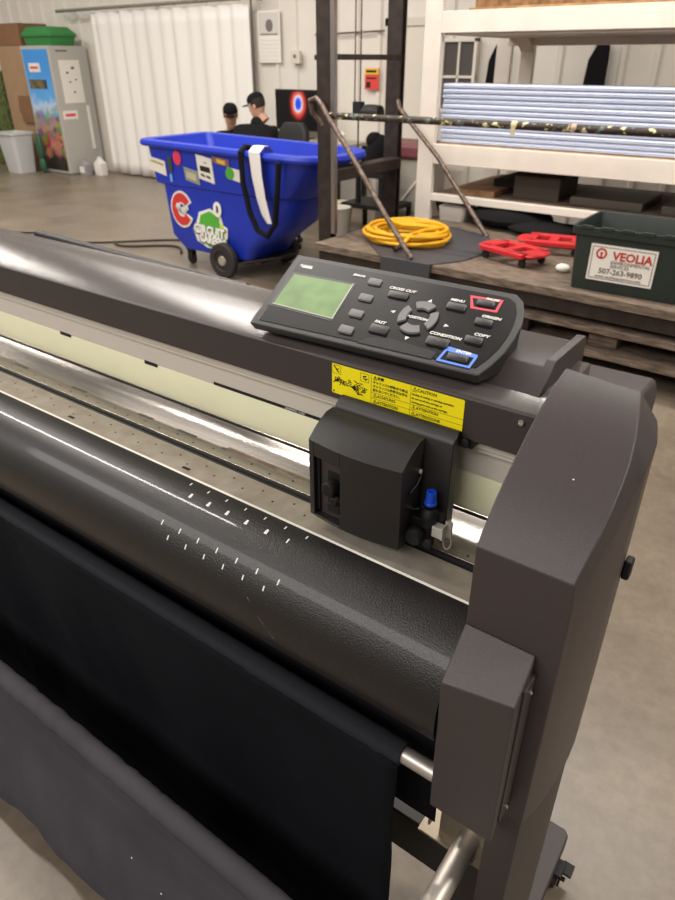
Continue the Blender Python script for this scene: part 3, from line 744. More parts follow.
text_mb(mb, 'CAREERS', .092, front_M(-4.400, 4.0475, .285) @ Matrix.Rotation(R(-3), 4, 'Z'), 'LEFT', .010, .0006, .88)
obj('lettering_shadow', mb, mat('shadow_grey', (96, 104, 90), .5), body)
mb = MB(); text_mb(mb, 'CIRCUIT', .105, front_M(-4.450, 4.046, .365, R(0)) @ Matrix.Rotation(R(-3), 4, 'Z'), 'LEFT', .004, .001, .88)
text_mb(mb, 'CAREERS', .085, front_M(-4.395, 4.046, .290) @ Matrix.Rotation(R(-3), 4, 'Z'), 'LEFT', .004, .001, .9)
obj('sticker_lettering', mb, mat('letter_white', (240, 240, 230), .5), body)
# towel and straps over the rim
tw = MB(); rings = []
for (z, y, wd, dx) in [(1.00, 4.12, .05, 0), (1.052, 4.06, .05, 0), (1.056, 4.0, .055, 0), (1.02, 3.945, .055, 0), (.85, 3.95, .05, .01), (.70, 3.96, .045, .03), (.58, 3.97, .04, .06), (.52, 3.975, .025, .09)]:
    rings.append([(-3.62 + dx - wd, y, z), (-3.62 + dx, y - .012, z), (-3.62 + dx + wd, y, z), (-3.62 + dx, y + .012, z)])
tag(obj('towel', tw.loft(rings), mat('white_towel', (226, 222, 216), .9)), 'white towel hanging over the rim of the blue cart', 'towel')
mb = MB(); mb.tube([(-3.80, 4.12, 1.02), (-3.79, 4.03, 1.035), (-3.76, 3.95, 1.01), (-3.76, 3.955, .80), (-3.72, 3.97, .58), (-3.66, 3.98, .45), (-3.56, 3.98, .42), (-3.47, 3.97, .52), (-3.42, 3.96, .80), (-3.40, 3.96, .96)], .022, 8)
tag(obj('strap', mb, cloth_b), 'black webbing strap looped over the blue cart rim', 'strap')
mb = MB(); mb.tube([(-4.30, 4.20, .62), (-4.66, 3.97, 1.03), (-4.72, 3.93, 1.045)], .009, 8)

# cable on the floor left of the cart
mb = MB(); pts = []
for i in range(60):
    u = i / 59; pts.append((-5.0 - 2.2 * u, 4.75 - 1.0 * u + .16 * math.sin(u * 9), .009))
mb.tube(pts, .009, 8); tag(obj('floor_cable', mb, black_m), 'black cable trailing on the concrete beside the blue cart', 'cable')
mb = MB(); pts = [(-5.0 - .9 * i / 29, 4.35 + .15 * math.sin(i / 5), .012) for i in range(30)]; mb.tube(pts, .012, 8)
tag(obj('loose_cable', mb, mat('dark_cord', (50, 46, 42), .6)), 'second dark cord lying nearer the plotter lid on the concrete', 'cable')

# ------------------------------------------------------------------ steel lifting frame
fr = empty('steel_frame', (-3.0, 4.5, 0)); tag(fr, 'dark rusty steel lifting frame of two tall posts between blue cart and bench', 'frame')
def channel(x0, x1, y0, y1, z0, z1, t_=.02):
    mb = MB(); mb.box(x0, x0 + t_, y0, y1, z0, z1); mb.box(x1 - t_, x1, y0, y1, z0, z1); mb.box(x0 + t_, x1 - t_, (y0 + y1) / 2 - .01, (y0 + y1) / 2 + .01, z0, z1); return mb
def cyx(x0, x1, y0, y1, z0, z1, t_=.018):
    return MB().box(x0, x1, y0, y0 + t_, z0, z1).box(x0, x1, y1 - t_, y1, z0, z1).box(x0 + .03, x0 + .05, y0 + t_, y1 - t_, z0, z1)
obj('post', cyx(-3.062, -2.955, 3.98, 4.05, 0, 3.2), steel_rust, fr, bevel=.003)
obj('post', cyx(-3.172, -3.045, 5.0, 5.07, 0, 3.2), steel_rust, fr, bevel=.003)
lab(obj('slide_rail', MB().box(-2.954, -2.922, 3.985, 4.02, .52, 3.2), mat('bright_steel', (150, 142, 136), .35, .8), fr), 'bright worn steel strip on the near post')
obj('crossbeam', MB().box(-3.12, -3.00, 4.05, 5.0, .845, .925), steel_rust, fr, bevel=.004)
obj('tie_bar', MB().box(-3.06, -3.045, 4.05, 5.0, 1.60, 1.635), steel_rust, fr, bevel=.003)
obj('tie_bar', MB().box(-3.11, -3.062, 4.02, 4.05, 1.60, 1.63), steel_rust, fr, bevel=.003)
obj('foot_beam', MB().box(-3.12, -2.96, 3.9, 5.2, 0, .08), steel_rust, fr, bevel=.004)
mb = MB(); mb.tube([(-3.02, 3.99, 1.22), (-3.08, 3.95, 1.30), (-3.08, 3.93, 1.37), (-3.02, 3.92, 1.385), (-2.97, 3.91, 1.35), (-2.92, 3.90, 1.29), (-2.68, 3.85, 1.06), (-2.37, 3.78, .745), (-2.13, 3.725, .515)], .017, 12)
obj('brace', mb, steel_pipe, fr)
mb = MB(); mb.tube([(-3.04, 4.98, 1.33), (-2.97, 4.895, 1.28), (-2.55, 4.77, .98), (-2.02, 4.60, .505)], .017, 12); obj('brace', mb, steel_pipe, fr)
# spattered pole across the frame
def spatter():
    m = mat('spattered_pole', (58, 46, 38), .5, .3)
    nt = m.node_tree; b = nt.nodes['Principled BSDF']; co = nt.nodes.new('ShaderNodeTexCoord')
    vo = nt.nodes.new('ShaderNodeTexNoise'); vo.inputs['Scale'].default_value = 26; nt.links.new(co.outputs['Object'], vo.inputs['Vector'])
    rp = nt.nodes.new('ShaderNodeValToRGB'); e = rp.color_ramp
    e.elements[0].position = .35; e.elements[0].color = srgb((96, 110, 104)); e.elements[1].position = .38; e.elements[1].color = srgb((52, 42, 36))
    a = e.elements.new(.60); a.color = srgb((58, 46, 38)); a = e.elements.new(.63); a.color = srgb((206, 196, 130)); a = e.elements.new(.70); a.color = srgb((220, 214, 200))
    nt.links.new(vo.outputs['Fac'], rp.inputs[0]); nt.links.new(rp.outputs[0], b.inputs['Base Color']); return m
mb = MB(); mb.tube([(-2.93, 3.955, 1.283), (0.2, 3.955, 1.283)], .0208, 14)
pole = tag(obj('pole', mb, spatter()), 'long paint-spattered steel pole held across in front of the white rack', 'pole')
mb = MB(); mb.lathe([(.021, 0), (.0215, .001), (.0215, .035), (.021, .036)], (-1.66, 3.955, 1.285), 'x', 14); mb.box(-1.655, -1.63, 3.93, 3.935, 1.235, 1.285)
obj('tape_band', mb, mat('masking_tape', (206, 192, 150), .7), pole)
mb = MB(); mb.lathe([(.021, 0), (.0215, .001), (.0215, .03), (.021, .031)], (-1.32, 3.955, 1.285), 'x', 14); lab(obj('tape_band', mb, mat('pink_tape', (190, 160, 140), .7), pole), 'pinkish tape band')
# hoist with chains between the posts
hx, hy = -3.42, 4.95
hoist = empty('chain_hoist', (-3.46, 5.1, 1.2)); tag(hoist, 'small black chain hoist hanging between the dark steel posts', 'hoist')
mb = MB(); mb.lathe([(.03, -.09), (.06, -.085), (.065, 0), (.06, .085), (.03, .09)], (-3.42, 5.2, 1.22), 'x', 18); mb.box(-3.50, -3.34, 5.15, 5.25, 1.16, 1.27)
obj('motor_housing', mb, black_m, hoist, bevel=.01)
for x in (-3.545, -3.60):
    mb = MB(); mb.tube([(x, 5.2, 1.22), (x + .005, 5.2, 3.2)], .006, 8); obj('chain', mb, steel_pipe, hoist)
mb = MB(); mb.tube([(-3.56, 5.2, 1.22), (-3.56, 5.2, .55)], .006, 8); mb.box(-3.6, -3.52, 5.17, 5.23, 1.18, 1.30); obj('chain', mb, black_m, hoist)
mb.v = mb.v

# ------------------------------------------------------------------ bench
bench = empty('work_bench', (-1.6, 4.4, 0), R(-2.6)); tag(bench, 'low work bench of worn wooden planks with two lower shelves', 'bench')
inv = WORLD['work_bench']
def bp(*a): return a
# local coordinates: x along bench, y away
mb = MB()
for i, (a, b) in enumerate([(0, .27), (.275, .55), (.555, .83), (.835, 1.1), (1.105, 1.4), (1.405, 1.7)]):
    mb.box(-1.30, 2.6, -.70 + a, -.70 + b, .452, .50)
obj('bench_top', mb, plank_m, bench, bevel=.003, local=True)
obj('bench_apron', MB().box(-1.29, 2.55, -.65, -.62, .36, .452), steel_rust, bench, local=True)
for z in (.285, .145):
    mb = MB(); mb.box(-1.25, 2.5, -.66, -.30, z, z + .04); mb.box(-1.25, 2.5, -.29, .1, z, z + .04); mb.box(-1.25, 2.5, .11, .5, z, z + .04); obj('lower_shelf', mb, plank_m, bench, bevel=.003, local=True)
for x in (-1.26, .2, 2.4):
    for y in (-.60, .85): obj('bench_leg', MB().box(x, x + .09, y, y + .09, 0, .452), steel_rust, bench, bevel=.003, local=True)
obj('back_panel', MB().box(-1.25, 2.5, .50, .53, .02, .44), blk_ins, bench, local=True)

# clutter on the bench's lower shelf
def yb(x, y): return y
def bitem(name, label, cat, mb, m, **k): return tag(obj(name, mb, m, **k), label, cat)
bitem('tool_case', 'yellow flat tool case lying on the shelf under the bench top', 'case', MB().box(-1.62, -1.22, 3.90, 4.08, .326, .385), mat('dull_yellow', (214, 182, 52), .5), bevel=.012)
bitem('storage_tub', 'dark green tub on the shelf under the bench top', 'tub', MB().box(-1.16, -.84, 3.90, 4.12, .326, .42), mat('dark_green', (44, 62, 48), .5), bevel=.012)
bitem('storage_tub', 'dusty grey tub under the bench beside the dark green tub', 'tub', MB().box(-.78, -.42, 3.86, 4.12, .326, .415), mat('dusty_grey', (92, 92, 94), .5), bevel=.012)
bitem('storage_tub', 'black tub on the upper bench shelf, nearest the steel post', 'tub', MB().box(-2.2, -1.75, 3.95, 4.2, .326, .42), blk_ins, bevel=.012)
bitem('storage_tub', 'grey-green tub on the lowest bench shelf', 'tub', MB().box(-1.60, -1.25, 3.94, 4.2, .186, .272), mat('grey_green', (104, 124, 104), .5), bevel=.01)
bitem('plastic_bag', 'blue and white plastic bag on the lowest bench shelf', 'bag', MB().ball((-.62, 4.0, .235), .16, .12, .046, 10), mat('bag_blue', (74, 92, 140), .35, rgb2=(150, 156, 170), scale=9))
bitem('paint_can', 'dark red can lying on the lowest bench shelf', 'can', MB().lathe([(.04, 0), (.045, .005), (.045, .15), (.04, .155)], (-1.12, 4.0, .232), 'x', 16), mat('dark_red', (110, 52, 44), .4))
bitem('wooden_offcut', 'grey board offcut on the lowest bench shelf', 'board', MB().box(-.98, -.82, 3.80, 4.1, .186, .25), plank_m, bevel=.003)

# dark sheet and yellow hose coil
pts = [(-2.34, 3.700), (-1.98, 3.700), (-1.86, 3.90), (-1.80, 4.30), (-2.02, 4.62), (-2.35, 4.75), (-2.70, 4.70), (-2.80, 4.42), (-2.60, 3.95)]
sh_ = tag(obj('rubber_sheet', MB().pz(pts, .5005, .508), mat_grey, bevel=.002), 'dark grey rubber sheet lying flat on the planks under the yellow coil', 'sheet')
obj('hanging_flap', MB().box(-2.34, -1.98, 3.694, 3.700, .37, .508), mat_grey, sh_, bevel=.002)
mb = MB(); pts = []
rg = random.Random(5)
N = 12
for i in range(N * 40):
    a = 2 * PI * i / 40; l = i / 40; k = l % 4
    rx = .255 + .020 * (k - 1.5) + .012 * math.sin(l * 5.1); ry = .235 + .018 * (k - 1.5) + .012 * math.cos(l * 3.3)
    z = .522 + .021 * (l // 3) + .006 * math.sin(a * 2 + l * 2)
    pts.append((-2.435 + rx * math.cos(a) + .02 * math.sin(l * 2.2), 4.20 + ry * math.sin(a), z))
mb.tube(pts, .0125, 8)
mb.tube([(-2.22, 4.28, .60), (-2.25, 4.1, .61), (-2.28, 3.97, .60), (-2.30, 3.88, .54)], .0125, 8)
mb.tube([(-2.62, 4.26, .60), (-2.45, 4.14, .612), (-2.24, 4.27, .60)], .0125, 8)
coil = tag(obj('hose_coil', mb, yel_hose), 'coil of bright yellow hose lying on the dark sheet on the bench', 'hose')
mb = MB(); mb.tube([(-2.30, 3.88, .54), (-2.315, 3.82, .526)], .017, 10); obj('hose_fitting', mb, steel_rust, coil)
# red dollies
def dolly(cx, cy, rz, label):
    o = empty('dolly', (cx, cy, .5), rz); tag(o, label, 'dolly', 'red plastic dollies')
    mb = MB(); L = .16
    for s_ in (-1, 1):
        mb.box(-.17, .17, s_ * .10 - .03, s_ * .10 + .03, .055, .085); mb.box(s_ * .14 - .03, s_ * .14 + .03, -.10, .10, .055, .085)
    mb.box(-.03, .03, -.1, .1, .055, .082)
    mb.ball((-.19, 0, .07), .05, .11, .016, 8); mb.ball((.19, 0, .07), .05, .11, .016, 8)
    obj('deck', mb, red_dolly, o, local=True, bevel=.006)
    for sx_ in (-1, 1):
        for sy_ in (-1, 1):
            mb = MB(); mb.lathe([(.01, -.01), (.024, -.009), (.024, .009), (.01, .01)], (sx_ * .15, sy_ * .09, .024), 'y', 14); mb.box(sx_ * .15 - .015, sx_ * .15 + .015, sy_ * .09 - .014, sy_ * .09 + .014, .04, .056)
            obj('caster', mb, black_m, o, local=True)
dolly(-1.62, 4.12, R(-18), 'red plastic dolly on the bench, the nearer one by the yellow hose')
dolly(-1.50, 4.50, R(12), 'red plastic dolly on the bench, the one farther back behind its twin')
mb = MB(); mb.ball((-1.27, 4.05, .522), .045, .035, .024, 8)
tag(obj('crumpled_bag', mb, paper_m), 'small crumpled white bag on the planks beside the dark crate', 'bag')

# dark recycling crate
cr = empty('storage_crate', (-.86, 3.95, .5)); tag(cr, 'dark green plastic crate with white recycling firm label on bench', 'crate')
x0, x1, y0, y1, zb2, zt = -1.13, -.56, 3.765, 4.20, .5005, .838
mb = MB(); mb.loft([rrect(x0, x1 + 0, y0, y1, .03, zb2), rrect(x0 - .015, x1 + .015, y0 - .008, y1 + .01, .03, zt - .045), rrect(x0 - .033, x1 + .033, y0 - .026, y1 + .028, .035, zt - .045), rrect(x0 - .035, x1 + .035, y0 - .028, y1 + .03, .035, zt),
                   rrect(x0 - .02, x1 + .02, y0 - .012, y1 + .014, .03, zt), rrect(x0 + .0, x1 + .0, y0 + .01, y1 - .01, .03, zt - .1), rrect(x0 + .02, x1 - .02, y0 + .02, y1 - .02, .03, zb2 + .02)])
cb = obj('crate_body', mb, crate_m, cr, bevel=.003)
for i in range(6):
    x = x0 + .02 + i * .105; obj('rim_rib', MB().box(x, x + .06, y0 - .036, y0 - .02, zt - .012, zt + .008), crate_m, cr, bevel=.003)
lx0, lx1, lz0, lz1 = -1.045, -.705, .565, .755; ly = y0 - .0085
ql = obj('crate_label', MB().box(lx0, lx1, ly - .004, ly + .003, lz0, lz1), paper_m, cr)
mb = MB(); f_ = ly - .0055
for (a, b, c, d_) in ((lx0 + .012, lx1 - .012, lz1 - .014, lz1 - .011), (lx0 + .012, lx1 - .012, lz0 + .011, lz0 + .014), (lx0 + .010, lx0 + .013, lz0 + .011, lz1 - .011), (lx1 - .013, lx1 - .010, lz0 + .011, lz1 - .011)): mb.box(a, b, f_, f_ + .002, c, d_)
text_mb(mb, 'ENVIRONMENTAL', .026, front_M(-.93, f_, .668), 'LEFT', 0, .0005, .95); text_mb(mb, 'SERVICES', .024, front_M(-.93, f_, .648), 'LEFT', 0, .0005)
text_mb(mb, '507-263-9890', .040, front_M(-.985, f_, .618), 'LEFT', .0006, .0005); text_mb(mb, 'www.veolianaservice.com', .023, front_M(-1.0, f_, .590), 'LEFT', 0, .0005)
obj('label_print', mb, mat('grey_ink', (90, 76, 70), .6), ql)
mb = MB(); text_mb(mb, 'VEOLIA', .060, front_M(-.925, f_, .702), 'LEFT', .0018, .0008, 1.0)
for r0, r1 in ((.019, .029),):
    rings = []
    for i in range(25):
        a = 2 * PI * i / 24; rings.append([(-.985 + r * math.cos(a), yy, .708 + r * math.sin(a)) for r, yy in ((r0, f_), (r1, f_), (r1, f_ + .002), (r0, f_ + .002))])
    mb.loft(rings)
mb.box(-.990, -.980, f_, f_ + .002, .684, .706); mb.ball((-.985, f_ + .001, .710), .008, .001, .008, 6)
lab(obj('label_logo', mb, mat('logo_red', (190, 52, 44), .6), ql), 'red round mark and red name on the label')

# ------------------------------------------------------------------ white rack
rack = empty('timber_rack', (-1.6, 5.3, 0)); tag(rack, 'white painted timber rack standing behind the plank bench', 'rack')
YR = 4.95
def rb(nm, *a, m=white_paint, bv=.004): return obj(nm, MB().box(*a), m, rack, bevel=bv)
rb('post', -2.80, -2.665, YR - .045, YR, .5005, 3.0)
rb('post', -2.80, -2.665, 6.15, 6.20, 0, 3.0)
rb('post', 1.0, 1.13, YR - .045, YR, .5005, 3.0); rb('post', -2.56, -2.445, 6.10, 6.15, 0, 3.0); rb('post', -.2, -.08, 6.10, 6.15, 0, 3.0)
rb('beam', -2.665, 1.0, YR - .045, YR, 1.763, 1.893); rb('beam', -2.665, 1.0, YR - .045, YR, .915, 1.052); rb('beam', -2.665, 1.0, YR - .045, YR, .648, .700)
rb('beam', -2.665, 1.0, 6.06, 6.10, 1.70, 1.83); rb('beam', -2.665, 1.0, 6.06, 6.10, .92, 1.05)
for x in (-2.665, -2.26, -1.1, .3): rb('joist', x, x + .04, YR, 6.06, 1.763, 1.88)
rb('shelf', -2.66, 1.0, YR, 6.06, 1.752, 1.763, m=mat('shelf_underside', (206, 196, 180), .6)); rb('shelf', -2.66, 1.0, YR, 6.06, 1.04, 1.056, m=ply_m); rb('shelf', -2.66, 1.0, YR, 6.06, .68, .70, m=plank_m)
obj('gusset', MB().px([(6.10, 1.66), (6.10, 1.752), (5.95, 1.752)], -2.56, -2.445), white_paint, rack)
rb('shelf', -2.50, 1.0, YR + .02, 6.0, 1.893, 1.91, m=ply_m)
# boards above
tag(obj('plywood_box', MB().box(-2.47, .9, YR + .06, 5.9, 1.912, 2.35), mat('osb_board', (150, 112, 74), .75, rgb2=(110, 78, 48), scale=22)), 'brown particle board box on the top shelf of the white rack', 'box')
# stack of pale siding boards
ords = ['topmost', 'second', 'third', 'fourth', 'fifth', 'sixth', 'seventh', 'eighth', 'ninth', 'tenth', 'eleventh', 'twelfth']
zt_ = 1.455; Hh = (1.455 - 1.058) / 12
proto = None
for i in range(12):
    if proto is None:
        mb = MB(); hh = Hh - .003
        mb.px([(.010, 0), (-.004, .004), (-.006, hh * .45), (.004, hh * .52), (-.004, hh * .6), (.004, hh), (.24, hh), (.24, 0)], -2.655, .9)
        proto = obj('siding_board', mb, siding_m, at=(0, 0, 0)); b_ = proto
    else: b_ = proto.copy(); C.objects.link(b_)
    b_.location = (random.uniform(0, .006), YR + .03 + random.uniform(-.004, .004), zt_ - Hh * (i + 1))
    tag(b_, 'pale blue-white siding board in the white rack, ' + (ords[i] + ' in the stack' if i == 0 else (ords[i] + ' from the top of the stack' if i < 11 else 'bottom one of the stack')), 'board', 'siding boards stacked in the rack')
# things on the lower rack shelf
tag(obj('wooden_plank', MB().box(-2.52, -2.18, 5.0, 5.9, .7005, .742), mat('brown_wood', (150, 112, 78), .7, rgb2=(112, 80, 52), scale=12)), 'brown plank lying on the low white shelf, under the siding stack', 'plank')
tag(obj('foam_sheet', MB().box(-2.30, -2.12, 5.25, 6.0, .7435, .80).box(-2.32, -1.9, 5.6, 6.0, .7435, .78), blk_ins, bevel=.004), 'black foam sheet lying on the brown plank', 'sheet')
tag(obj('dark_box', MB().box(-2.07, -1.72, 5.10, 5.5, .7005, .862), mat('dark_brown_box', (70, 60, 52), .7), bevel=.006), 'dark brown box on the low white shelf', 'box')
for x, l_ in ((-1.62, 'grey steel tray on the low white shelf beside the dark brown box'), (-1.0, 'grey steel tray on the low white shelf above the dark crate')):
    tag(obj('metal_tray', MB().box(x, x + .5, 5.05, 5.6, .7005, .76), mat('dull_steel', (92, 86, 80), .4, .6), bevel=.006), l_, 'tray')
# items on the bench, under the low shelf
mb = MB(); rg = random.Random(1)
mb.ball((-2.05, 5.05, .575), .33, .25, .075, 12); mb.ball((-1.75, 4.92, .545), .25, .2, .045, 12); mb.ball((-2.15, 5.2, .59), .2, .2, .09, 10)
o = obj('black_bag', mb, cloth_b); tag(o, 'rumpled black cloth bag lying on the bench under the low white shelf', 'bag')
tag(obj('black_bin', MB().loft([rrect(-2.78, -2.58, 5.25, 5.5, .02, .5005), rrect(-2.82, -2.56, 5.22, 5.52, .02, .64)]), blk_ins), 'black bin on the bench behind the white post', 'bin')
mb = MB(); mb.loft([rrect(-2.62, -2.40, 4.97, 5.19, .04, .5005), rrect(-2.63, -2.39, 4.965, 5.20, .04, .60), rrect(-2.56, -2.46, 5.03, 5.13, .03, .635), rrect(-2.54, -2.48, 5.05, 5.11, .02, .645)])
tag(obj('plastic_jug', mb, mat('white_jug', (220, 214, 204), .5)), 'white plastic jug on the bench between black bin and black bag', 'jug')
for (x, l_) in ((-2.56, 'green plastic box behind the white jug under the low shelf'), (-2.18, 'green plastic box behind the black bag under the low shelf')):
    tag(obj('green_box', MB().box(x, x + .2, 5.55, 5.75, .5005, .645), green_p, bevel=.005), l_, 'box')
mb = MB().box(-3.6, 2, 6.3, 6.34, 0, .9)

# black garments on the back wall
def garment(x, label):
    mb = MB(); ring = []
    pts = [(x - .02, 1.74), (x + .07, 1.76), (x + .09, 1.70), (x + .10, .95), (x - .14, .93), (x - .09, 1.60)]
    mb.py(pts, 7.40, 7.46)
    g = obj('jacket', mb, cloth_b, bevel=.015); tag(g, label, 'jacket', 'black jackets on the back wall')
garment(-3.36, 'black jacket hanging on the ribbed wall, the one beside the window'); garment(-2.33, 'black jacket hanging on the ribbed wall, farther from the window')

# ------------------------------------------------------------------ back wall things
mb = MB(); n = 180; rings = []
vs = []; fs = []
for i in range(n + 1):
    x = -9.86 + 3.14 * i / n
    for j in range(14):
        z = .02 + 2.18 * j / 13
        a = .022 * math.sin(i * .40) * (1 - .3 * math.sin(i * .11)) + .012 * math.sin(i * .21 + j * .12)
        vs.append((x, 7.36 + a, z))
for i in range(n):
    for j in range(13): a = i * 14 + j; fs.append((a, a + 14, a + 15, a + 1))
cu = obj('curtain', MB().add(vs, fs), curtain_m, solid=.003)
tag(cu, 'tall white vinyl curtain hanging in folds on the back wall', 'curtain')
mb = MB(); mb.tube([(-10.62, 7.33, 2.24), (-6.4, 7.33, 2.26)], .022, 12)
for x in (-10.4, -8.5, -6.6): mb.box(x - .01, x + .01, 7.33, 7.49, 2.235, 2.26)
tag(obj('curtain_rail', mb, mat('galvanised', (150, 146, 138), .4, .6)), 'grey steel pipe rail above the white curtain', 'rail')
mb = MB(); mb.tube([(-5.75, 7.46, 1.86), (-4.1, 7.46, 1.90)], .010, 8); tag(obj('conduit', mb, steel_pipe), 'thin horizontal conduit on the ribbed wall between the posts', 'conduit')
mb = MB(); mb.tube([(-6.86 + .16, 7.40, .02), (-6.70, 7.40, 2.3)], .012, 8); tag(obj('conduit', mb, mat('dark_conduit', (96, 90, 84), .5)), 'thin dark vertical pipe beside the white curtain', 'conduit')
# calendar
cal = tag(obj('calendar', MB().box(-6.66, -6.30, 7.465, 7.475, 1.57, 2.13), paper_m), 'paper wall calendar with picture page above the date grid', 'calendar')
obj('picture_page', MB().box(-6.64, -6.32, 7.461, 7.465, 1.87, 2.11), mat('photo_page', (210, 206, 198), .5), cal)
mb = MB(); mb.ball((-6.47, 7.460, 1.97), .06, .003, .07, 8); mb.box(-6.62, -6.34, 7.459, 7.461, 1.872, 1.885); obj('picture_figure', mb, mat('photo_grey', (120, 112, 104), .6), cal)
mb = MB()
for k in range(6): mb.box(-6.63, -6.33, 7.462, 7.464, 1.60 + k * .042, 1.602 + k * .042)
obj('date_grid', mb, mat('pale_ink', (170, 160, 150), .6), cal)
th = tag(obj('thermostat', MB().box(-6.10, -5.97, 7.42, 7.47, 1.56, 1.70), mat('thermostat_white', (216, 208, 196), .5), bevel=.006), 'small cream thermostat on the wall between calendar and steel post', 'thermostat')
obj('dial', MB().lathe([(.02, 0), (.02, -.01)], (-6.04, 7.42, 1.64), 'y', 14), mat('dial_grey', (110, 104, 98), .5), th)
sg_ = tag(obj('warning_sign', MB().box(-5.02, -4.83, 7.455, 7.465, 1.30, 1.52), mat('sign_red', (222, 70, 60), .5)), 'small red warning sign with yellow top on the wall between the posts', 'sign')
obj('sign_header', MB().box(-5.02, -4.83, 7.452, 7.455, 1.455, 1.52), mat('sign_yellow', (236, 190, 60), .5), sg_); mb = MB()
mb.box(-5.0, -4.86, 7.449, 7.452, 1.475, 1.50); mb.box(-5.0, -4.94, 7.451, 7.455, 1.32, 1.38); mb.box(-5.0, -4.86, 7.451, 7.455, 1.41, 1.425); obj('sign_print', mb, ink, sg_)

# monitor on a desk
dk = empty('desk', (-5.7, 7.0, 0)); tag(dk, 'desk against the ribbed wall under the dark screen', 'desk')
obj('desk_top', MB().box(-5.95, -4.9, 6.75, 7.42, .71, .745), mat('desk_top', (170, 160, 140), .5), dk, bevel=.004)
for x in (-5.93, -4.97):
    for y in (6.78, 7.34): obj('leg', MB().box(x, x + .05, y, y + .05, 0, .71), black_m, dk)
mo = empty('monitor', (-5.85, 7.2, .7455)); tag(mo, 'large black screen showing a blue swirl with a red ring', 'monitor')
obj('screen_housing', MB().box(-6.17, -5.50, 7.17, 7.22, .84, 1.29), black_m, mo, bevel=.006)
obj('stand', MB().box(-5.90, -5.76, 7.20, 7.24, .7455, .90).box(-6.0, -5.66, 7.10, 7.30, .7455, .757), black_m, mo)
def swirl():
    m = bpy.data.materials.new('screen_image'); m.use_nodes = True; nt = m.node_tree; b = nt.nodes['Principled BSDF']
    co = nt.nodes.new('ShaderNodeTexCoord'); mp = nt.nodes.new('ShaderNodeMapping')
    mp.inputs['Location'].default_value = (-.072, 0, -.433); mp.inputs['Scale'].default_value = (1.5, 0, 1.12)
    nt.links.new(co.outputs['Object'], mp.inputs[0])
    ln = nt.nodes.new('ShaderNodeVectorMath'); ln.operation = 'LENGTH'; nz = nt.nodes.new('ShaderNodeTexNoise'); nz.inputs['Scale'].default_value = 9
    nt.links.new(co.outputs['Object'], nz.inputs['Vector'])
    nt.links.new(mp.outputs[0], ln.inputs[0])
    md = nt.nodes.new('ShaderNodeMath'); md.operation = 'MULTIPLY_ADD'; md.inputs[1].default_value = .05; nt.links.new(nz.outputs['Fac'], md.inputs[0]); nt.links.new(ln.outputs['Value'], md.inputs[2])
    rp = nt.nodes.new('ShaderNodeValToRGB'); e = rp.color_ramp
    e.elements[0].position = .05; e.elements[0].color = srgb((30, 80, 220)); e.elements[1].position = .28; e.elements[1].color = srgb((18, 14, 14))
    for p_, c in ((.09, (60, 100, 235)), (.115, (230, 225, 240)), (.145, (236, 110, 90)), (.19, (190, 50, 40)), (.225, (60, 20, 18))):
        a = e.elements.new(p_); a.color = srgb(c)
    nt.links.new(md.outputs[0], rp.inputs[0]); b.inputs['Base Color'].default_value = (0, 0, 0, 1)
    nt.links.new(rp.outputs[0], b.inputs['Emission Color']); b.inputs['Emission Strength'].default_value = 1.0
    b.inputs['Roughness'].default_value = .3; return m
lab(obj('screen', MB().box(-6.15, -5.52, 7.165, 7.17, .86, 1.27), swirl(), mo), 'lit screen image of a blue swirl ringed in red')

# office chair, white jars near the desk
ch = empty('office_chair', (-4.66, 5.3, 0)); tag(ch, 'black high-backed office chair beyond the blue cart', 'chair')
mb = MB(); mb.loft([rrect(-4.62, -4.28, 5.36, 5.42, .03, .52), rrect(-4.64, -4.26, 5.36, 5.44, .03, .75), rrect(-4.62, -4.28, 5.38, 5.46, .03, 1.02), rrect(-4.56, -4.34, 5.40, 5.46, .03, 1.09)]); obj('backrest', mb, black_m, ch, bevel=.01)
obj('seat', MB().box(-4.66, -4.24, 4.95, 5.36, .42, .50), black_m, ch, bevel=.02)
mb = MB(); mb.tube([(-4.45, 5.15, .42), (-4.45, 5.15, .10)], .025, 10)
for k in range(5):
    a = 2 * PI * k / 5; mb.tube([(-4.45, 5.15, .11), (-4.45 + .24 * math.cos(a), 5.15 + .24 * math.sin(a), .07)], .018, 8); mb.ball((-4.45 + .24 * math.cos(a), 5.15 + .24 * math.sin(a), .031), .03, n=6)
obj('chair_base', mb, black_m, ch)
for i, (x, h_, c, l_) in enumerate([(-5.02, .14, (236, 232, 220), 'white bottle standing on the desk right of the dark screen'), (-5.20, .09, (186, 60, 50), 'red tin standing on the desk right of the dark screen')]):
    tag(obj('bottle' if i == 0 else 'tin', MB().lathe([(.035, 0), (.038, .004), (.038, h_ * .75), (.015, h_ * .9), (.015, h_)], (x, 7.0, .7455), 'z', 14), mat('item%d' % i, c, .5)), l_, 'bottle' if i == 0 else 'tin')
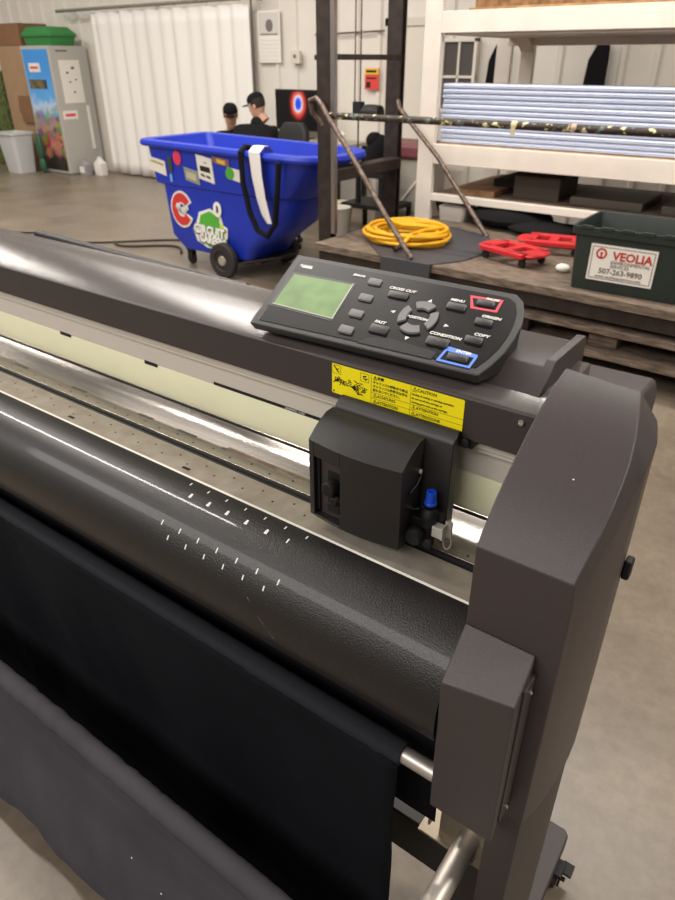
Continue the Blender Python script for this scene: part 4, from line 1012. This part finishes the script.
# grey cabinet with maroon cover behind the posts
gc = empty('covered_cabinet', (-3.9, 6.7, 0)); tag(gc, 'grey cabinet with maroon cushion top between far post and white rack', 'cabinet')
obj('cabinet_body', MB().box(-4.28, -3.70, 6.60, 7.1, .02, .70), mat('warm_grey', (168, 160, 148), .5), gc, bevel=.005)
obj('cushion', MB().box(-4.32, -3.66, 6.56, 7.14, .70, .845), mat('maroon_vinyl', (122, 66, 70), .5), gc, bevel=.04, seg=4)
obj('brace_strip', MB().tube([(-4.0, 6.594, .2), (-3.75, 6.594, .5)], .012, 6), paper_m, gc)
tag(obj('plastic_bucket', MB().lathe([(.10, 0), (.11, .01), (.13, .27), (.135, .275), (.135, .29), (.05, .30)], (-4.25, 5.86, .001), 'z', 20), mat('white_jug', (220, 214, 204), .5)), 'white bucket on the floor between the steel posts', 'bucket')
tag(obj('plastic_bucket', MB().lathe([(.09, 0), (.10, .01), (.12, .22), (.125, .23), (.125, .25), (.05, .26)], (-4.52, 6.3, .001), 'z', 20), mat('cream_pail', (206, 200, 170), .5)), 'cream bucket on the floor beside the low black trolley', 'bucket')
tag(obj('low_trolley', MB().box(-4.35, -3.75, 6.05, 6.5, .26, .30).box(-4.35, -4.31, 6.05, 6.09, 0, .26).box(-3.79, -3.75, 6.05, 6.09, 0, .26).box(-4.35, -4.31, 6.46, 6.5, 0, .26).box(-3.79, -3.75, 6.46, 6.5, 0, .26), black_m), 'low black trolley behind the dark steel posts', 'trolley')
mb = MB(); mb.ball((-4.02, 6.25, .76), .12, .15, .20, 10); mb.ball((-4.06, 6.22, .90), .08, .1, .08, 8)
jk = tag(obj('black_sack', mb, cloth_b), 'black sack propped beside the maroon topped cabinet', 'sack')
tag(obj('wooden_stool', MB().box(-4.22, -3.86, 6.08, 6.42, .5605, .60).box(-4.2, -4.16, 6.1, 6.14, .301, .561).box(-3.92, -3.88, 6.1, 6.14, .301, .561), black_m), 'black stand on the low trolley carrying the black sack', 'stand')

# ------------------------------------------------------------------ cabinet corner at far left
cab = empty('tall_cabinet', (-10.7, 7.1, 0)); tag(cab, 'tall grey cabinet with blue picture poster on its front', 'cabinet')
obj('cabinet_body', MB().box(-10.94, -10.20, 6.80, 7.45, .02, 1.785), grey_cab, cab, bevel=.01)
obj('plinth', MB().box(-10.92, -10.22, 6.82, 7.43, 0, .02), mat('plinth', (150, 146, 138), .5), cab)
def poster():
    m = bpy.data.materials.new('poster_print'); m.use_nodes = True; nt = m.node_tree; b = nt.nodes['Principled BSDF']; b.inputs['Roughness'].default_value = .4
    co = nt.nodes.new('ShaderNodeTexCoord'); sp = nt.nodes.new('ShaderNodeSeparateXYZ'); nt.links.new(co.outputs['Generated'], sp.inputs[0])
    nz = nt.nodes.new('ShaderNodeTexNoise'); nz.inputs['Scale'].default_value = 6; nt.links.new(co.outputs['Object'], nz.inputs['Vector'])
    ad = nt.nodes.new('ShaderNodeMath'); ad.operation = 'MULTIPLY_ADD'; ad.inputs[1].default_value = .22; nt.links.new(nz.outputs['Fac'], ad.inputs[0]); nt.links.new(sp.outputs[2], ad.inputs[2])
    rp = nt.nodes.new('ShaderNodeValToRGB'); e = rp.color_ramp; e.elements[0].position = 0; e.elements[0].color = srgb((40, 30, 26)); e.elements[1].position = 1; e.elements[1].color = srgb((66, 150, 226))
    for p_, c in ((.22, (52, 36, 30)), (.25, (150, 96, 70)), (.45, (170, 130, 110)), (.58, (120, 140, 150)), (.66, (190, 214, 236)), (.74, (96, 172, 236))):
        a = e.elements.new(p_); a.color = srgb(c)
    nt.links.new(ad.outputs[0], rp.inputs[0])
    vo = nt.nodes.new('ShaderNodeTexVoronoi'); vo.inputs['Scale'].default_value = 11; nt.links.new(co.outputs['Object'], vo.inputs['Vector'])
    mx = nt.nodes.new('ShaderNodeMix'); mx.data_type = 'RGBA'; mx.blend_type = 'OVERLAY'
    lt = nt.nodes.new('ShaderNodeMapRange'); lt.inputs[1].default_value = .66; lt.inputs[2].default_value = .55; lt.inputs[3].default_value = 0; lt.inputs[4].default_value = .7
    nt.links.new(ad.outputs[0], lt.inputs[0]); nt.links.new(lt.outputs[0], mx.inputs[0]); nt.links.new(rp.outputs[0], mx.inputs[6]); nt.links.new(vo.outputs['Color'], mx.inputs[7])
    nt.links.new(mx.outputs[2], b.inputs['Base Color']); return m
ps = lab(obj('picture_poster', MB().box(-10.90, -10.26, 6.792, 6.80, .06, 1.74), poster(), cab), 'blue poster with clouds above a crowded scene')
tg = obj('poster_tag', MB().box(-10.78, -10.50, 6.786, 6.792, 1.44, 1.56), paper_m, ps)
obj('tag_line', MB().box(-10.74, -10.54, 6.783, 6.786, 1.485, 1.515), red_p, ps)
obj('poster_plate', MB().box(-10.84, -10.40, 6.786, 6.792, 1.22, 1.34), mat('plate_brown', (130, 110, 60), .5, rgb2=(40, 60, 70), scale=9), ps)
pg = obj('paper_sheet', MB().box(-10.2000, -10.1940, 6.92, 7.28, 1.02, 1.60), paper_m, cab)
mb = MB()
for (y, z, s_) in ((7.02, 1.42, .04), (7.12, 1.48, .05), (7.05, 1.30, .03), (7.16, 1.33, .03), (7.10, 1.16, .035)): mb.box(-10.1930, -10.1910, y, y + s_, z, z + s_ * .6)
obj('sheet_print', mb, ink, pg)
lab(obj('name_sticker', MB().box(-10.2000, -10.1930, 6.84, 7.10, .80, .92), paper_m, cab), 'white sticker with red edge')
obj('sticker_line', MB().box(-10.1925, -10.1900, 6.88, 7.06, .84, .88), red_p, cab)
obj('cable_cover', MB().box(-10.2000, -10.1800, 7.28, 7.33, .35, .98), paper_m, cab, bevel=.004)
obj('cabinet_lettering', MB().box(-10.2000, -10.1970, 6.90, 7.10, 1.71, 1.73), mat('logo_grey', (90, 86, 82), .5), cab)
# green tote and cartons on top
gt = tag(obj('green_tote', MB().loft([rrect(-10.93, -10.25, 6.90, 7.30, .04, 1.786), rrect(-10.95, -10.22, 6.88, 7.32, .04, 1.90), rrect(-10.97, -10.20, 6.86, 7.34, .04, 1.905), rrect(-10.97, -10.20, 6.86, 7.34, .04, 1.94), rrect(-10.90, -10.30, 6.92, 7.28, .06, 2.03)]), green_p, bevel=.008), 'green plastic tote lying on the tall grey cabinet', 'tote')
tag(obj('carton', MB().box(-11.75, -11.04, 6.90, 7.4, 1.79, 2.09), card_d, bevel=.004), 'brown cardboard box on top of the tall standing carton', 'box')
ct = empty('tall_carton', (-11.6, 7.1, 0)); tag(ct, 'tall plain cardboard carton standing left of the grey cabinet', 'carton')
obj('carton_body', MB().box(-11.75, -10.98, 6.9, 7.40, 0, 1.788), card_m, ct, bevel=.004)
mb = MB(); mb.px([(6.86, .85), (6.895, .86), (6.895, 1.10), (6.88, 1.10)], -11.40, -11.02); mb.box(-11.36, -11.02, 6.86, 6.898, .72, .86); obj('torn_flap', mb, card_d, ct)
tag(obj('leafy_board', MB().box(-12.75, -11.78, 6.88, 6.92, 0, 1.45), mat('foliage_print', (110, 122, 60), .6, rgb2=(40, 56, 34), scale=22)), 'board printed with dense green foliage, at the wall left of cartons', 'board')
bn = tag(obj('waste_bin', MB().loft([rrect(-11.40, -11.03, 6.42, 6.72, .05, .001), rrect(-11.46, -10.98, 6.38, 6.76, .06, .56), rrect(-11.48, -10.96, 6.36, 6.78, .06, .57), rrect(-11.48, -10.96, 6.36, 6.78, .06, .60), rrect(-11.42, -11.02, 6.42, 6.72, .05, .60), rrect(-11.36, -11.06, 6.46, 6.70, .05, .05)]), mat('bin_white', (206, 206, 204), .45)), 'light grey plastic bin on the floor before the tall carton', 'bin')
tag(obj('green_bag', MB().ball((-10.78, 6.70, .40), .07, .05, .20, 10).ball((-10.78, 6.70, .12), .065, .05, .12, 8), mat('bag_green', (46, 92, 66), .5)), 'dark green bag between the grey bin and the cabinet', 'bag')
for i, (x, y, hh, l_, c) in enumerate([(-10.06, 6.98, .24, 'grey jug with white label by the cabinet corner', (150, 144, 146)), (-9.86, 7.12, .27, 'white jug next to the grey jug by the curtain', (226, 222, 216))]):
    mb = MB(); mb.loft([rrect(x - .085, x + .085, y - .07, y + .07, .03, .001), rrect(x - .09, x + .09, y - .07, y + .07, .03, hh * .65), rrect(x - .03, x + .03, y - .03, y + .03, .02, hh * .9), rrect(x - .03, x + .03, y - .03, y + .03, .02, hh)])
    j = tag(obj('jug', mb, mat('jug%d' % i, c, .5)), l_, 'jug')
    obj('jug_label', MB().box(x - .06, x + .06, y - .0745, y - .069, .04, .13), paper_m, j)

# ------------------------------------------------------------------ two people
def skin_body(name, verts, edges, radii, m, parent=None, sub=2, root=0):
    me = bpy.data.meshes.new(name); me.from_pydata(verts, edges, []); me.update(); me.materials.append(m)
    o = bpy.data.objects.new(name, me); C.objects.link(o)
    md = o.modifiers.new('skin', 'SKIN'); md.use_smooth_shade = True
    for i, v in enumerate(me.skin_vertices[0].data):
        r = radii[i]; v.radius = r if isinstance(r, tuple) else (r, r); v.use_root = (i == root)
    s_ = o.modifiers.new('sub', 'SUBSURF'); s_.levels = sub; s_.render_levels = sub
    if parent: o.parent = parent
    return o
def person(label, loc, rz, lean, head_turn, up=0):
    root = empty('person', loc, rz); tag(root, label, 'person')
    # local: faces +x, seated with the seat .46 m up
    f = lean
    nk = (.10 + f * .24, 0, .46 + .50 - f * .14 + up)     # neck base
    verts = [(0, 0, .50), (.03 + f * .08, 0, .66), (.07 + f * .18, 0, .86 - f * .12 + up * .6), nk, (nk[0] + .05 + f * .02, 0, nk[2] + .10)]
    rad = [(.16, .12), (.16, .12), (.20, .14), (.085, .08), .058]
    edges = [(0, 1), (1, 2), (2, 3), (3, 4)]
    for s_ in (-1, 1):
        b = len(verts)
        sh = (nk[0] - .02, s_ * .19, nk[2] - .05)
        verts += [sh, (sh[0] + .10, s_ * .25, sh[2] - .27), (sh[0] + .30, s_ * .17, sh[2] - .27), (sh[0] + .37, s_ * .15, sh[2] - .26)]
        rad += [.085, .060, .042, .034]; edges += [(2, b), (b, b + 1), (b + 1, b + 2), (b + 2, b + 3)]
        h = b + 3
        b2 = len(verts)
        verts += [(.10, s_ * .10, .52), (.45, s_ * .12, .52), (.44, s_ * .12, .10), (.56, s_ * .12, .05)]
        rad += [.095, .062, .045, .035]; edges += [(0, b2), (b2, b2 + 1), (b2 + 1, b2 + 2), (b2 + 2, b2 + 3)]
    bd = skin_body('clothed_body', verts, edges, rad, cloth_b, root)
    # hands: palm and five fingers as short tapering chains
    for s_ in (-1, 1):
        wx, wy, wz = nk[0] - .02 + .38, s_ * .15, nk[2] - .34
        hv = [(wx, wy, wz), (wx + .06, wy, wz - .002)]; hr = [.020, (.032, .013)]; he = [(0, 1)]
        for k, ln in enumerate((.058, .068, .062, .048)):
            b = len(hv); yy = wy + (k - 1.5) * .018
            hv += [(wx + .075, yy, wz), (wx + .075 + ln * .6, yy, wz - .008), (wx + .075 + ln, yy, wz - .025)]; hr += [.009, .0085, .007]; he += [(1, b), (b, b + 1), (b + 1, b + 2)]
        b = len(hv); hv += [(wx + .03, wy - s_ * .032, wz - .005), (wx + .06, wy - s_ * .045, wz - .014)]; hr += [.011, .009]; he += [(1, b), (b, b + 1)]
        skin_body('hand', hv, he, hr, skin_m, root, 1)
    # head
    hc = Vector((nk[0] + .075 + f * .03, 0, nk[2] + .20))
    M = Matrix.Translation(hc) @ Matrix.Rotation(head_turn, 4, 'Z') @ Matrix.Rotation(R(10 + 14 * f), 4, 'Y')
    mb = MB(); prof = [(-.125, .030, .02), (-.115, .046, .022), (-.09, .058, .018), (-.05, .068, .008), (0, .076, 0), (.04, .078, -.004), (.08, .070, -.008), (.105, .048, -.010), (.118, .02, -.010)]
    rings = []
    for z, r, cx in prof:
        rings.append([(cx + r * 1.18 * math.cos(2 * PI * k / 20), r * .98 * math.sin(2 * PI * k / 20), z) for k in range(20)])
    mb.loft(rings)
    mb.loft([[(.078, -.006, .02), (.078, .006, .02), (.07, 0, .02)], [(.104, -.014, -.022), (.104, .014, -.022), (.06, 0, -.03)]])   # nose
    for s_ in (-1, 1): mb.ball((-.005, s_ * .078, -.005), .018, .008, .030, 6)
    mb.tube([(0, 0, -.09), (-.03, 0, -.17)], [.052, .058], 14)
    o = obj('head', MB().add(mb.v, mb.f, M), skin_m, root, local=True)
    e = MB()
    for s_ in (-1, 1): e.ball((.081, s_ * .030, .012), .006, .011, .005, 6)
    e.box(.084, .090, -.022, .022, -.058, -.053)
    obj('face_detail', MB().add(e.v, e.f, M), mat('dark_face', (60, 36, 30), .5), o, local=True)
    hr_ = MB(); rings = []
    for z, r in ((-.03, .070), (.02, .084), (.06, .084)): rings.append([(-.010 + r * 1.12 * math.cos(2 * PI * k / 20) if math.cos(2 * PI * k / 20) < .35 else -.010 + r * .5, r * 1.02 * math.sin(2 * PI * k / 20), z) for k in range(20)])
    hr_.loft(rings); obj('hair', MB().add(hr_.v, hr_.f, M), mat('dark_hair', (36, 28, 24), .7), root, local=True)
    cp = MB(); rings = []
    for z, r in ((.045, .084), (.062, .086), (.09, .080), (.115, .062), (.128, .03), (.131, .006)): rings.append([(-.006 + r * 1.14 * math.cos(2 * PI * k / 24), r * math.sin(2 * PI * k / 24), z) for k in range(24)])
    cp.loft(rings)
    br = []
    for i in range(11):
        a = R(-62 + 124 * i / 10); br.append((.03 + .135 * math.cos(a), .085 * math.sin(a)))
    s2 = 1
    cp.loft([[(s2 * x, y, .046 - abs(y) * .12) for x, y in br], [(s2 * x, y, .054 - abs(y) * .12) for x, y in br]])
    obj('cap', MB().add(cp.v, cp.f, M), cloth_b, root, local=True)
    return root
person('person in a black cap and black top, face lowered, sitting beyond the cart', (-6.30, 6.62, 0), R(-60), .70, R(12), -.02)
person('person in a black cap and black hoodie leaning left, seen from behind', (-5.26, 5.70, 0), R(120), .75, R(75), .12)
for x, y, l_ in ((-6.30, 6.62, 'grey stool under the person with lowered face'), (-5.26, 5.70, 'grey stool under the person leaning left')):
    mb = MB(); mb.lathe([(.16, .40), (.17, .41), (.17, .43), (.15, .44)], (x, y, 0), 'z', 20); mb.tube([(x, y, .40), (x, y, .03)], .02, 10); mb.lathe([(.18, 0), (.18, .015), (.03, .035)], (x, y, 0), 'z', 20)
    tag(obj('stool', mb, mat('stool_grey', (90, 88, 86), .5)), l_, 'stool')
